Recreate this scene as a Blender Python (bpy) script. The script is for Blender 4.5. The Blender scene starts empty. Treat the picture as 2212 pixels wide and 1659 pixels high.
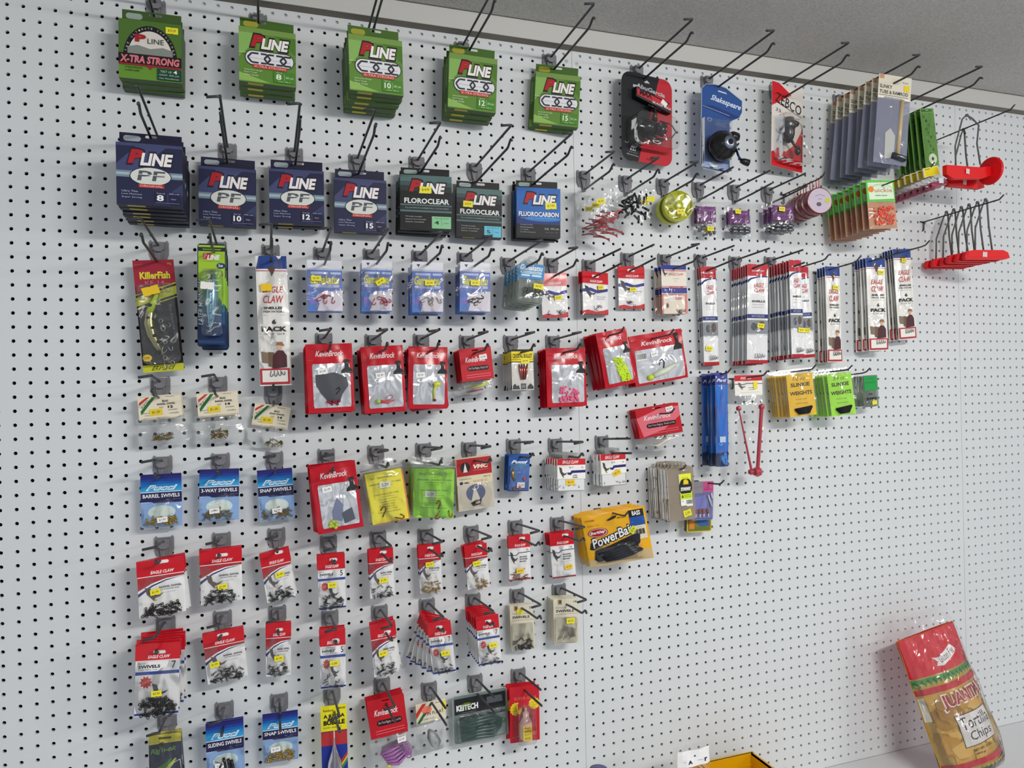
import bpy, math, random
import numpy as np
from mathutils import Vector, Matrix
from mathutils.geometry import tessellate_polygon
random.seed(7)
S = bpy.context.scene
COL = S.collection
# ------------------------------------------------------------------ camera
CAM = np.array([.42887, -1.5262, .05453])
RX, RY, RZ = 1.57223, .02035, -.3296
cam = bpy.data.cameras.new('camera'); camo = bpy.data.objects.new('camera', cam)
COL.objects.link(camo); camo.location = CAM; camo.rotation_euler = (RX, RY, RZ)
cam.sensor_width = 36; cam.lens = 25.387; cam.clip_start = .02; cam.clip_end = 60
S.camera = camo
# ------------------------------------------------------------------ world, lamps, exposure
S.view_settings.view_transform = 'Standard'; S.view_settings.look = 'None'
S.view_settings.gamma = 1; S.view_settings.use_curve_mapping = False
S.view_settings.exposure = 0.13
try:
    S.cycles.transparent_max_bounces = 40
except Exception: pass
W = bpy.data.worlds.new('shop_air'); S.world = W; W.use_nodes = True
# the rest of the shop as the packets see it: an uneven room, brighter and darker patches
_n = W.node_tree.nodes; _l = W.node_tree.links; _t = _n.new('ShaderNodeTexCoord'); _s = _n.new('ShaderNodeTexNoise')
_s.inputs['Scale'].default_value = 2.6; _s.inputs['Detail'].default_value = 2; _r = _n.new('ShaderNodeValToRGB')
_r.color_ramp.elements[0].position = .40; _r.color_ramp.elements[0].color = (.20, .215, .24, 1)
_r.color_ramp.elements[1].position = .62; _r.color_ramp.elements[1].color = (1.0, 1.04, 1.1, 1)
_l.new(_t.outputs['Generated'], _s.inputs['Vector']); _l.new(_s.outputs['Fac'], _r.inputs[0]); _l.new(_r.outputs[0], _n['Background'].inputs[0])
_n['Background'].inputs[1].default_value = .62
def lamp(name, loc, rot, sx, sy, power, col=(1, .97, .93)):
    l = bpy.data.lights.new(name, 'AREA'); l.shape = 'RECTANGLE'; l.size = sx; l.size_y = sy
    l.energy = power; l.color = col
    o = bpy.data.objects.new(name, l); COL.objects.link(o); o.location = loc; o.rotation_euler = rot
    return o
# ceiling fluorescent fixtures: one run to the right in front of the wall, others further back
lamp('ceiling_lamp_right', (4.3, -3.0, .80), (math.radians(42), 0, math.radians(42)), .9, .16, 24)
lamp('ceiling_lamp_middle', (1.55, -2.25, .83), (math.radians(40), 0, math.radians(10)), .9, .14, 34)
lamp('ceiling_lamp_left', (-.9, -2.9, .83), (math.radians(40), 0, 0), 1.2, .2, 9)

# ------------------------------------------------------------------ pixel -> place on the plane y = -d
def rotm(rx, ry, rz):
    cx, sx, cy, sy, cz, sz = math.cos(rx), math.sin(rx), math.cos(ry), math.sin(ry), math.cos(rz), math.sin(rz)
    return (np.array([[cz, -sz, 0], [sz, cz, 0], [0, 0, 1]]) @ np.array([[cy, 0, sy], [0, 1, 0], [-sy, 0, cy]])
            @ np.array([[1, 0, 0], [0, cx, -sx], [0, sx, cx]]))
CR = rotm(RX, RY, RZ); F = 2212 * 25.387 / 36
def at(px, py, d):
    v = CR @ np.array([(px - 1106) / F, (829.5 - py) / F, -1.0]); t = (-d - CAM[1]) / v[1]
    return CAM + t * v
def proj(P):
    q = (P - CAM) @ CR
    return np.stack([1106 + F * q[:, 0] / -q[:, 2], 829.5 - F * q[:, 1] / -q[:, 2]], 1)
def fitcard(q, d):
    """size, hanging point, roll and yaw of a flat card whose front hangs at distance d from the wall"""
    o = np.array(q, float).reshape(4, 2)
    c = [at(a, b, d) for a, b in o]
    T = (c[0] + c[1]) / 2; B = (c[2] + c[3]) / 2
    w = (np.linalg.norm(c[1] - c[0]) + np.linalg.norm(c[2] - c[3])) / 2; h = np.linalg.norm(T - B)
    r = math.atan2(c[1][2] - c[0][2], c[1][0] - c[0][0]) * .5 + math.atan2(B[0] - T[0], T[2] - B[2]) * .5
    p = np.array([T[0], T[2], w, h, r, 0.0])
    def res(p):
        X, Z, w, h, r, y = p
        L = np.array([[-w / 2, 0, 0], [w / 2, 0, 0], [w / 2, 0, -h], [-w / 2, 0, -h]])
        M = rotm(0, -r, 0); M = rotm(0, 0, y) @ M
        P = L @ M.T + np.array([X, -d, Z])
        return np.concatenate([(proj(P) - o).ravel(), [r / math.radians(9), y / math.radians(7)]])
    e = res(p)
    for _ in range(12):
        J = np.stack([(res(p + np.eye(6)[i] * 1e-5) - e) / 1e-5 for i in range(6)], 1)
        s = np.linalg.lstsq(J, -e, rcond=None)[0]; p = p + s; e = res(p)
    return p   # X, Z, w, h, roll, yaw

# ------------------------------------------------------------------ materials
def lin(h):
    h = h.lstrip('#'); out = []
    for i in (0, 2, 4):
        c = int(h[i:i + 2], 16) / 255; out.append(c / 12.92 if c <= .04045 else ((c + .055) / 1.055) ** 2.4)
    return out
MATS = {}
def M(c, k='card'):
    key = (c, k)
    if key in MATS: return MATS[key]
    m = bpy.data.materials.new(k + '_' + c); m.use_nodes = True; MATS[key] = m
    n = m.node_tree.nodes; l = m.node_tree.links; b = n['Principled BSDF']
    col = lin(c)
    if k in ('card', 'gloss', 'milk', 'matte'): col = [min(.9, 1.12 * x ** 1.16) for x in col]
    b.inputs['Base Color'].default_value = (*col, 1)
    def bump(scale, strength, dist, detail=3):
        t = n.new('ShaderNodeTexCoord'); s = n.new('ShaderNodeTexNoise'); s.inputs['Scale'].default_value = scale
        s.inputs['Detail'].default_value = detail; s.inputs['Distortion'].default_value = .8
        l.new(t.outputs['Object'], s.inputs['Vector'])
        u = n.new('ShaderNodeBump'); u.inputs['Strength'].default_value = strength; u.inputs['Distance'].default_value = dist
        l.new(s.outputs['Fac'], u.inputs['Height']); return u
    if k == 'card':
        b.inputs['Roughness'].default_value = .5; b.inputs['Specular IOR Level'].default_value = .35
    elif k == 'gloss':
        b.inputs['Roughness'].default_value = .22; l.new(bump(22, .3, .004, 1).outputs[0], b.inputs['Normal'])
    elif k == 'hard':
        b.inputs['Roughness'].default_value = .25
    elif k == 'matte':
        b.inputs['Roughness'].default_value = .75; b.inputs['Specular IOR Level'].default_value = .25
    elif k == 'metal':
        b.inputs['Roughness'].default_value = .3; b.inputs['Metallic'].default_value = .9
    elif k == 'rod':
        b.inputs['Roughness'].default_value = .42; b.inputs['Specular IOR Level'].default_value = .6
    elif k == 'foil':
        b.inputs['Roughness'].default_value = .16; b.inputs['Metallic'].default_value = .6
        l.new(bump(20, .9, .012, 1).outputs[0], b.inputs['Normal'])
    elif k in ('clear', 'tint', 'milk'):
        n.remove(b); out = n['Material Output']
        tr = n.new('ShaderNodeBsdfTransparent'); gl = n.new('ShaderNodeBsdfGlossy'); df = n.new('ShaderNodeBsdfDiffuse')
        tr.inputs[0].default_value = (1, 1, 1, 1) if k != 'tint' else (*[x ** .5 for x in col], 1)
        gl.inputs['Roughness'].default_value = .12; df.inputs[0].default_value = (*col, 1)
        bp = bump(20, .8, .010, 1); l.new(bp.outputs[0], gl.inputs['Normal'])
        fr = n.new('ShaderNodeFresnel'); fr.inputs[0].default_value = 1.45; l.new(bp.outputs[0], fr.inputs['Normal'])
        ad = n.new('ShaderNodeMath'); ad.operation = 'MULTIPLY_ADD'; l.new(fr.outputs[0], ad.inputs[0])
        ad.inputs[1].default_value = 1.4; ad.inputs[2].default_value = .0; ad.use_clamp = True
        m1 = n.new('ShaderNodeMixShader'); m1.inputs[0].default_value = {'clear': .045, 'tint': .30, 'milk': .55}[k]
        l.new(tr.outputs[0], m1.inputs[1]); l.new(df.outputs[0], m1.inputs[2])
        m2 = n.new('ShaderNodeMixShader'); l.new(ad.outputs[0], m2.inputs[0])
        l.new(m1.outputs[0], m2.inputs[1]); l.new(gl.outputs[0], m2.inputs[2]); l.new(m2.outputs[0], out.inputs[0])
    elif k == 'wall':
        b.inputs['Roughness'].default_value = .45; b.inputs['Specular IOR Level'].default_value = .3
        t = n.new('ShaderNodeTexCoord'); s = n.new('ShaderNodeTexNoise'); s.inputs['Scale'].default_value = 4
        s.inputs['Detail'].default_value = 6; l.new(t.outputs['Object'], s.inputs['Vector'])
        r = n.new('ShaderNodeValToRGB'); r.color_ramp.elements[0].color = (*[x * .96 for x in col], 1); r.color_ramp.elements[1].color = (*col, 1)
        l.new(s.outputs['Fac'], r.inputs[0]); l.new(r.outputs[0], b.inputs['Base Color'])
        l.new(bump(700, .15, .0006).outputs[0], b.inputs['Normal'])
    elif k == 'ceiling':
        b.inputs['Roughness'].default_value = .9
        u = bump(260, .7, .004, 4); l.new(u.outputs[0], b.inputs['Normal'])
        t = n.new('ShaderNodeTexCoord'); s = n.new('ShaderNodeTexNoise'); s.inputs['Scale'].default_value = 220
        s.inputs['Detail'].default_value = 4; l.new(t.outputs['Object'], s.inputs['Vector'])
        r = n.new('ShaderNodeValToRGB'); e = r.color_ramp.elements
        e[0].position = .3; e[0].color = (*[x * .82 for x in col], 1); e[1].position = .66; e[1].color = (*[x * 1.1 for x in col], 1)
        l.new(s.outputs['Fac'], r.inputs[0])
        v = n.new('ShaderNodeTexVoronoi'); v.inputs['Scale'].default_value = 75; l.new(t.outputs['Object'], v.inputs['Vector'])
        s2 = n.new('ShaderNodeTexNoise'); s2.inputs['Scale'].default_value = 3.2; l.new(t.outputs['Object'], s2.inputs['Vector'])
        g = n.new('ShaderNodeMapRange'); g.inputs[1].default_value = .42; g.inputs[2].default_value = .7
        g.inputs[3].default_value = 0; g.inputs[4].default_value = .16; l.new(s2.outputs['Fac'], g.inputs[0])
        lt = n.new('ShaderNodeMath'); lt.operation = 'LESS_THAN'; l.new(v.outputs['Distance'], lt.inputs[0]); l.new(g.outputs[0], lt.inputs[1])
        mx = n.new('ShaderNodeMix'); mx.data_type = 'RGBA'; l.new(lt.outputs[0], mx.inputs[0]); l.new(r.outputs[0], mx.inputs[6])
        mx.inputs[7].default_value = (.75, .75, .74, 1); l.new(mx.outputs[2], b.inputs['Base Color'])
    return m

# ------------------------------------------------------------------ mesh builder (millimetres; x right, z up, -y to the viewer)
TXT = {}
def textmesh(s, bold=0, shear=0):
    k = (s, bold, shear)
    if k not in TXT:
        cu = bpy.data.curves.new('lettering', 'FONT'); cu.body = s; cu.size = 1; cu.offset = bold; cu.shear = shear
        cu.resolution_u = 2; cu.fill_mode = 'FRONT'
        o = bpy.data.objects.new('lettering', cu); me = o.to_mesh()
        v = np.array([p.co[:2] for p in me.vertices]) if len(me.vertices) else np.zeros((0, 2))
        f = [tuple(p.vertices) for p in me.polygons]
        o.to_mesh_clear(); bpy.data.objects.remove(o); bpy.data.curves.remove(cu)
        if len(v):
            mn = v.min(0); v = (v - mn) / np.maximum(v.max(0) - mn, 1e-6)
        TXT[k] = (v, f)
    return TXT[k]
def flat(x, z): return 0.0
def finer(vs, fs, lim=7.0):
    """cut large printed faces so that they can follow a curved bag"""
    vs = list(vs); out = []; st = []
    for f in fs: st += [(f[0], f[i], f[i + 1]) for i in range(1, len(f) - 1)]
    mid = {}
    def mp(a, b):
        k = (min(a, b), max(a, b))
        if k not in mid: mid[k] = len(vs); vs.append(((vs[a][0] + vs[b][0]) / 2, (vs[a][1] + vs[b][1]) / 2))
        return mid[k]
    while st:
        t = st.pop(); e = [(math.dist(vs[t[i]], vs[t[(i + 1) % 3]]), i) for i in range(3)]; m, i = max(e)
        if m <= lim or len(out) > 4000: out.append(t); continue
        a, b, c = t[i], t[(i + 1) % 3], t[(i + 2) % 3]; k = mp(a, b); st += [(a, k, c), (k, b, c)]
    return vs, out
class MB:
    def __init__(s): s.v = []; s.f = []; s.m = []; s.mats = []; s.lay = 0
    def mi(s, m):
        if m not in s.mats: s.mats.append(m)
        return s.mats.index(m)
    def add(s, vs, fs, m):
        o = len(s.v); i = s.mi(m); s.v += [tuple(map(float, p)) for p in vs]
        s.f += [tuple(o + k for k in f) for f in fs]; s.m += [i] * len(fs)
    def box(s, x0, x1, y0, y1, z0, z1, m):
        s.add([(x, y, z) for x in (x0, x1) for y in (y0, y1) for z in (z0, z1)],
              [(0, 1, 3, 2), (4, 6, 7, 5), (0, 4, 5, 1), (2, 3, 7, 6), (0, 2, 6, 4), (1, 5, 7, 3)], m)
    def prism(s, loop, holes, y0, y1, m, side=None):
        """outline in (x,z) with holes, from y0 (front) to y1 (back)"""
        ls = [loop] + list(holes or []); n = [p for L in ls for p in L]; k = len(n)
        t = tessellate_polygon([[Vector((p[0], p[1], 0)) for p in L] for L in ls])
        s.add([(p[0], y0, p[1]) for p in n], t, m); s.add([(p[0], y1, p[1]) for p in n], t, m)
        sm = side or m
        for L in ls:
            c = len(L); s.add([(p[0], y0, p[1]) for p in L] + [(p[0], y1, p[1]) for p in L],
                              [(i, (i + 1) % c, c + (i + 1) % c, c + i) for i in range(c)], sm)
    def tube(s, pts, r, m, n=8, cap=True, closed=False):
        P = [Vector(p) for p in pts]; N = len(P); vs = []; up = None
        for i, p in enumerate(P):
            a = P[(i - 1) % N] if (i or closed) else p; b = P[(i + 1) % N] if (i < N - 1 or closed) else p
            d = (b - a).normalized() if (b - a).length > 1e-9 else Vector((0, 0, 1))
            if up is None: up = d.orthogonal().normalized()
            up = (up - d * up.dot(d)); up = up.normalized() if up.length > 1e-6 else d.orthogonal().normalized()
            q = d.cross(up); rr = r[i] if isinstance(r, (list, tuple)) else r
            vs += [p + (up * math.cos(2 * math.pi * j / n) + q * math.sin(2 * math.pi * j / n)) * rr for j in range(n)]
        fs = []
        for i in range(N if closed else N - 1):
            a = i * n; b = ((i + 1) % N) * n
            fs += [(a + j, a + (j + 1) % n, b + (j + 1) % n, b + j) for j in range(n)]
        if cap and not closed: fs += [tuple(range(n - 1, -1, -1)), tuple((N - 1) * n + j for j in range(n))]
        s.add(vs, fs, m)
    def lathe(s, prof, m, n=28, c=(0, 0, 0), axis='y', mats=None):
        """profile of (radius, along) turned about an axis through c"""
        vs = []
        for r, a in prof:
            for j in range(n):
                u, w = r * math.cos(2 * math.pi * j / n), r * math.sin(2 * math.pi * j / n)
                vs.append({'y': (c[0] + u, c[1] + a, c[2] + w), 'x': (c[0] + a, c[1] + u, c[2] + w), 'z': (c[0] + u, c[1] + w, c[2] + a)}[axis])
        for i in range(len(prof) - 1):
            fs = [(i * n + j, i * n + (j + 1) % n, (i + 1) * n + (j + 1) % n, (i + 1) * n + j) for j in range(n)]
            if i == 0: s.add(vs, fs, mats[0] if mats else m); o = len(s.v) - len(vs)
            else:
                k = s.mi(mats[i] if mats else m); s.f += [tuple(o + q for q in f) for f in fs]; s.m += [k] * n
    def ball(s, c, rx, ry, rz, m, n=10, k=6):
        vs = []
        for i in range(k + 1):
            a = math.pi * i / k
            for j in range(n):
                b = 2 * math.pi * j / n; vs.append((c[0] + rx * math.sin(a) * math.cos(b), c[1] + ry * math.sin(a) * math.sin(b), c[2] + rz * math.cos(a)))
        s.add(vs, [(i * n + j, i * n + (j + 1) % n, (i + 1) * n + (j + 1) % n, (i + 1) * n + j) for i in range(k) for j in range(n)], m)
    def sheet(s, x0, x1, z0, z1, fn, m, nx=10, nz=12, off=0, tris=None):
        vs = [(x0 + (x1 - x0) * i / nx, fn(x0 + (x1 - x0) * i / nx, z0 + (z1 - z0) * k / nz) + off, z0 + (z1 - z0) * k / nz) for k in range(nz + 1) for i in range(nx + 1)]
        s.add(vs, [(k * (nx + 1) + i, k * (nx + 1) + i + 1, (k + 1) * (nx + 1) + i + 1, (k + 1) * (nx + 1) + i) for k in range(nz) for i in range(nx)], m)
    def art(s, A, w, h, fn=flat, base=0.0, x0=None, z0=0.0):
        """printing: A in fractions of a w x h area whose top left is (x0, z0)"""
        if x0 is None: x0 = -w / 2
        X = lambda u: x0 + u * w
        Z = lambda v: z0 - v * h
        for a in A:
            s.lay += .07 if fn is flat else min(.09, 2.4 / len(A)); off = base - s.lay; k = a[0]; c = a[-1]
            m = c if not isinstance(c, str) else M(c)
            if k == 'R':
                u0, v0, u1, v1 = a[1:5]
                if fn is flat: s.add([(X(u0), off, Z(v0)), (X(u1), off, Z(v0)), (X(u1), off, Z(v1)), (X(u0), off, Z(v1))], [(0, 1, 2, 3)], m)
                else: s.sheet(X(u0), X(u1), Z(v1), Z(v0), fn, m, max(1, int(abs(u1 - u0) * w / 4) + 1), max(1, int(abs(v1 - v0) * h / 4) + 1), off)
            elif k == 'E' or k == 'P':
                if k == 'E':
                    cu, cv, ru, rv = a[1:5]; pts = [(cu + ru * math.cos(2 * math.pi * i / 24), cv + rv * math.sin(2 * math.pi * i / 24)) for i in range(24)]
                else: pts = a[1]
                q = [(X(u), Z(v)) for u, v in pts]; t = tessellate_polygon([[Vector((x, z, 0)) for x, z in q]])
                if fn is not flat: q, t = finer(q, t)
                s.add([(x, fn(x, z) + off, z) for x, z in q], t, m)
            elif k == 'T':
                txt, u0, v0, u1, v1 = a[1:6]; o = a[6] if len(a) > 7 else {}
                v, f = textmesh(txt, o.get('b', 0), o.get('sh', 0))
                if not len(v): continue
                cx, cz = X((u0 + u1) / 2), Z((v0 + v1) / 2); tw, th = (u1 - u0) * w, (v1 - v0) * h; r = math.radians(o.get('r', 0)); vs = []
                for p in v:
                    dx, dz = (p[0] - .5) * tw, (p[1] - .5) * th; x = cx + dx * math.cos(r) - dz * math.sin(r); z = cz + dx * math.sin(r) + dz * math.cos(r)
                    vs.append((x, z))
                if fn is not flat: vs, f = finer(vs, f)
                vs = [(x, fn(x, z) + off, z) for x, z in vs]
                s.add(vs, f, m)
            elif k == 'L':
                pts = [(X(u), Z(v)) for u, v in a[1]]; th = a[2] / 2
                for p, q in zip(pts, pts[1:]):
                    dx, dz = q[0] - p[0], q[1] - p[1]; n = math.hypot(dx, dz) or 1; ox, oz = -dz / n * th, dx / n * th
                    c4 = [(p[0] + ox, p[1] + oz), (q[0] + ox, q[1] + oz), (q[0] - ox, q[1] - oz), (p[0] - ox, p[1] - oz)]
                    s.add([(x, fn(x, z) + off, z) for x, z in c4], [(0, 1, 2, 3)], m)
    def build(s, name, parent=None, smooth=False):
        me = bpy.data.meshes.new(name); me.from_pydata([(a * .001, b * .001, c * .001) for a, b, c in s.v], [], s.f)
        for m in s.mats: me.materials.append(m)
        me.polygons.foreach_set('material_index', s.m)
        if smooth: me.polygons.foreach_set('use_smooth', [True] * len(s.f))
        me.update(); o = bpy.data.objects.new(name, me); COL.objects.link(o); o.parent = parent
        return o
def tag(o, label=None, cat=None, group=None, kind=None):
    for k, v in (('label', label), ('category', cat), ('group', group), ('kind', kind)):
        if v: o[k] = v
    return o
def empty(name, loc=(0, 0, 0)):
    o = bpy.data.objects.new(name, None); COL.objects.link(o); o.location = loc; o.empty_display_size = .02; return o
def dup(o, parent=None):
    c = o.copy(); COL.objects.link(c); c.parent = parent
    for ch in list(o.children): dup(ch, c)
    return c
def rrect(x0, x1, z0, z1, r, k=5):
    o = []
    for cx, cz, a in ((x1 - r, z1 - r, 0), (x0 + r, z1 - r, 90), (x0 + r, z0 + r, 180), (x1 - r, z0 + r, 270)):
        o += [(cx + r * math.cos(math.radians(a + 90 * i / k)), cz + r * math.sin(math.radians(a + 90 * i / k))) for i in range(k + 1)]
    return o
def slot(cx, cz, w, h): return rrect(cx - w / 2, cx + w / 2, cz - h / 2, cz + h / 2, min(w, h) * .49, 3)[::-1]
R = lambda u0, v0, u1, v1, c: ('R', u0, v0, u1, v1, c)
E = lambda u, v, a, b, c: ('E', u, v, a, b, c)
P = lambda c, *p: ('P', list(p), c)
L = lambda c, th, *p: ('L', list(p), th, c)
def T(s, u0, v0, u1, v1, c, **o): return ('T', s, u0, v0, u1, v1, o, c)
def bulge(w, h, b, seed=0, top=0.0, wav=.5):
    """front of a soft bag: flat at its edges, swelling towards the middle, with folds"""
    r = random.Random(seed); ph = [r.uniform(0, 6.3) for _ in range(4)]
    def f(x, z):
        u = min(1, max(0, x / w + .5)); v = min(1, max(0, -z / h)); v2 = max(0, (v - top) / (1 - top))
        s = (math.sin(math.pi * u) ** .7) * (math.sin(math.pi * min(1, v2)) ** .7)
        return -b * s - wav * (math.sin(9 * u + 5 * v + ph[0]) * math.sin(7 * v + ph[1]) + .5 * math.sin(17 * u - 8 * v + ph[2]))
    return f

# ------------------------------------------------------------------ the setting
PITCH = .0254
def pegboard():
    """three sheets of hardboard with a real round hole every inch"""
    v, f, mi = [], [], []
    T0 = .0045; n = 12; rad = .0034
    def cell(x0, x1, z0, z1, hx, hz):
        b = len(v)
        v.extend([(x0, 0, z0), (x1, 0, z0), (x1, 0, z1), (x0, 0, z1)])
        for y in (0, T0):
            for i in range(n):
                a = 2 * math.pi * i / n + math.radians(225); v.append((hx + rad * math.cos(a), y, hz + rad * math.sin(a)))
        h = b + 4; q = n // 4
        for s in range(4):
            c0, c1 = b + s, b + (s + 1) % 4
            ring = [h + (s * q + i) % n for i in range(q + 1)]
            f.append(tuple([c0, c1] + ring[::-1]))
        for i in range(n): f.append((h + i, h + (i + 1) % n, h + n + (i + 1) % n, h + n + i))
    xs = [((c - 0) * PITCH) for c in range(-5, 44)]
    b0 = (43 + 1.633) * PITCH; bx = [b0 + c * PITCH for c in range(46)]
    c0 = (43 + 1.633 + 45 + 1.4716) * PITCH; cx = [c0 + c * PITCH for c in range(18)]
    seam1 = (xs[-1] + bx[0]) / 2; seam2 = (bx[-1] + cx[0]) / 2
    ztop = .8225; zbot = -.9605
    for cols, xl, xr in ((xs, xs[0] - PITCH / 2, seam1 - .0003), (bx, seam1 + .0003, seam2 - .0003), (cx, seam2 + .0003, cx[-1] + PITCH / 2)):
        rows = [-r * PITCH for r in range(-32, 38)]
        for i, x in enumerate(cols):
            a = xl if i == 0 else x - PITCH / 2; b = xr if i == len(cols) - 1 else x + PITCH / 2
            for j, z in enumerate(rows):
                u = ztop if j == 0 else z + PITCH / 2; w = zbot if j == len(rows) - 1 else z - PITCH / 2
                cell(a, b, w, u, x, z)
    me = bpy.data.meshes.new('wall_back'); me.from_pydata(v, [], f); me.materials.append(M('DCE0E2', 'wall')); me.update()
    o = bpy.data.objects.new('wall_back', me); COL.objects.link(o); o['kind'] = 'structure'
    return seam1, seam2
SEAM1, SEAM2 = pegboard()
def struct(name, boxes, m, smooth=False):
    b = MB()
    for q in boxes: b.box(*[1000 * t for t in q], m)
    o = b.build(name); o['kind'] = 'structure'; return o
struct('wall_rear', [(-.4, 3.2, .024, .05, -1.2, 1.0)], M('0B0B0C', 'matte'))  # near-black backing: the shade of the cavity behind the holes, put into its colour
struct('trim_1', [(-.4, 3.2, .0052, .0235, .8005, .8215)], M('C9CBC8', 'matte'))     # furring strip seen through the top row of holes
# white board under the ceiling, its underside a browner, darker sheet towards us
b = MB(); b.box(-400, 3200, -25, 4, 823.5, 870, M('C6C6C2', 'wall')); b.box(-400, 3200, -24.2, 4, 823.0, 823.4, M('8F8980', 'matte'))
b.build('trim_2')['kind'] = 'structure'
b = MB(); r = random.Random(3); pts = [(-400 + 3600 * i / 900, -25 - .9 * r.random() - (1.2 if r.random() < .08 else 0)) for i in range(901)]
b.add([(x, y, 865.2) for x, y in pts] + [(x, -4200, 865.2) for x, y in pts], [(i, i + 1, 902 + i, 901 + i) for i in range(900)], M('D2CFCA', 'ceiling'))
b.build('ceiling')['kind'] = 'structure'
b = MB(); b.box(-400, 3200, -27, -25, 864.0, 865.1, M('6A6762', 'matte')); b.build('trim_3')['kind'] = 'structure'   # rough joint line
o = struct('countertop', [(-.4, 3.2, -.52, -.001, -1.0, -.9605)], M('D8DADB', 'wall')); del o['kind']
tag(o, 'white painted countertop running along the foot of the pegboard', 'countertop')
# screws holding the sheets at the seam
for i, (x, z, w) in enumerate(((SEAM1 - .013, .806 - .009, 'left of the seam'), (SEAM1 + .013, .805 - .011, 'right of the seam'))):
    b = MB(); b.lathe([(0, -2.2), (3, -2), (4.6, -.2)], M('D8DADB', 'hard'), 16); b.box(-2.4, 2.4, -2.35, -2.1, -.4, .4, M('8A8C8C')); b.box(-.4, .4, -2.36, -2.1, -2.4, 2.4, M('8A8C8C'))
    o = b.build('screw'); o.location = (x, 0, z); tag(o, 'white painted screw head at the top of the pegboard, ' + w, 'screw')
b = MB(); b.lathe([(0, .6), (2.4, .5), (3.0, 1.4)], M('6F7068', 'metal'), 14); o = b.build('screw'); o.location = (21 * PITCH, 0, -2 * PITCH)
tag(o, 'bare screw head inside a pegboard hole under the grey leader pouch stack', 'screw')
HOLE = [0.0, -8.0]   # where the wire runs through the packet now being built (x, z in its own frame)
# ------------------------------------------------------------------ peg hooks
ROD = M('333538', 'rod'); CLIP = M('86868A', 'matte')
def clip_mb(mb):
    mb.prism([(-17, 15), (-14.5, 19), (-11, 16), (11, 16), (14.5, 19), (17, 15), (17, -8), (12.5, -20), (-12.5, -20), (-17, -8)], [], -3.4, -.2, CLIP)
    mb.prism([(-10, 14), (10, 14), (10, 1), (4, -4), (-4, -4), (-10, 1)], [], -15, -3.4, CLIP)     # housing of the upper wire
    mb.prism([(-4.5, -4), (4.5, -4), (3.6, -31), (-3.6, -31)], [], -7.5, -3.4, CLIP)
    mb.prism([(-8, -2), (-5, -2), (-3.6, -19), (-5, -19)], [], -9, -3.4, CLIP)
    mb.prism([(5, -2), (8, -2), (5, -19), (3.6, -19)], [], -9, -3.4, CLIP)
def wire_dz(z):
    return 0 if z > .1 else 5 + max(0, (.07 - z)) * 10
def hook(name, X, Z, Ln, kind, what):
    """kind 'L' = label bar bent to the left and a kinked tip, 'S' = two straight wires, 'W' = one thin wire"""
    if kind == 'W':
        mb = MB(); mb.tube([(0, 3, 0), (0, -3, 0), (0, -(Ln - 24), 3 + Ln * .02), (0, -(Ln - 12), 8), (0, -Ln, 17)], 1.9, ROD)
        mb.tube([(0, -3, 0), (0, -5.5, -4), (0, -4.5, -22), (0, 3, -25.4)], 1.9, ROD); mb.tube([(-9, -2, 1), (9, -2, 1)], 1.9, ROD)
        o = mb.build('wire_hook', None, True); o.location = (X, 0, Z)
        return tag(o, what, 'hook', 'single wire hooks on the pegboard')
    root = empty('double_wire_hook', (X, 0, Z))
    mb = MB(); clip_mb(mb); mb.build('clip', root)
    k = wire_dz(Z); mb = MB(); u = [(0, -13, 7 + k * .3), (0, -20, 8 + k * .5), (0, -Ln + 4, 13 + k)]
    if kind == 'L': u += [(-1, -Ln, 13 + k), (-4, -Ln - .8, 12.6 + k), (-21, -Ln, 10 + k)]
    mb.tube([(4, -6, 9)] + u, 2.35, ROD); mb.build('upper_wire', root, True)
    mb = MB(); l = [(0, -6, -24), (0, -12, -27.5 + k * .8), (0, -Ln * .5, -24 + k)]
    if kind == 'L': l += [(0, -Ln + 28, -22 + k), (0, -Ln + 22, -20.5 + k), (0, -Ln + 8, -11.5 + k), (0, -Ln + 5, -11.5 + k), (0, -Ln, -15.5 + k)]
    else: l += [(0, -Ln, -18 + k)]
    mb.tube(l, 2.35, ROD); mb.build('lower_wire', root, True)
    return tag(root, what, 'hook', 'double wire hooks on the pegboard')

# ------------------------------------------------------------------ small contents
def ring(mb, x, y, z, r, t, a, m, k=9, sq=1.0):
    pts = [(x + r * math.cos(2 * math.pi * i / k) * math.cos(a) - r * sq * math.sin(2 * math.pi * i / k) * math.sin(a), y,
            z + r * math.cos(2 * math.pi * i / k) * math.sin(a) + r * sq * math.sin(2 * math.pi * i / k) * math.cos(a)) for i in range(k)]
    mb.tube(pts, t, m, 4, closed=True)
def swivels(name, root, cx, cz, wx, hz, n, L_, m, y=-3, seed=1):
    mb = MB(); r = random.Random(seed)
    for i in range(n):
        a = r.uniform(-.7, .7) + (math.pi / 2 if r.random() < .3 else 0); u = r.uniform(-.5, .5); x = cx + u * wx * .9; z = cz - hz / 2 + hz * (r.random() ** 1.4) * (1 - 1.2 * u * u); yy = y - r.uniform(0, 2.5)
        dx, dz = math.cos(a), math.sin(a)
        ring(mb, x - dx * L_ * .36, yy, z - dz * L_ * .36, L_ * .17, L_ * .058, a, m); ring(mb, x + dx * L_ * .34, yy, z + dz * L_ * .34, L_ * .17, L_ * .058, a, m, 9, .7)
        mb.tube([(x - dx * L_ * .2, yy, z - dz * L_ * .2), (x, yy - .2, z), (x + dx * L_ * .2, yy, z + dz * L_ * .2)], [L_ * .08, L_ * .13, L_ * .08], m, 6)
    return tag(mb.build(name, root, True), kind='stuff')
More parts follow.
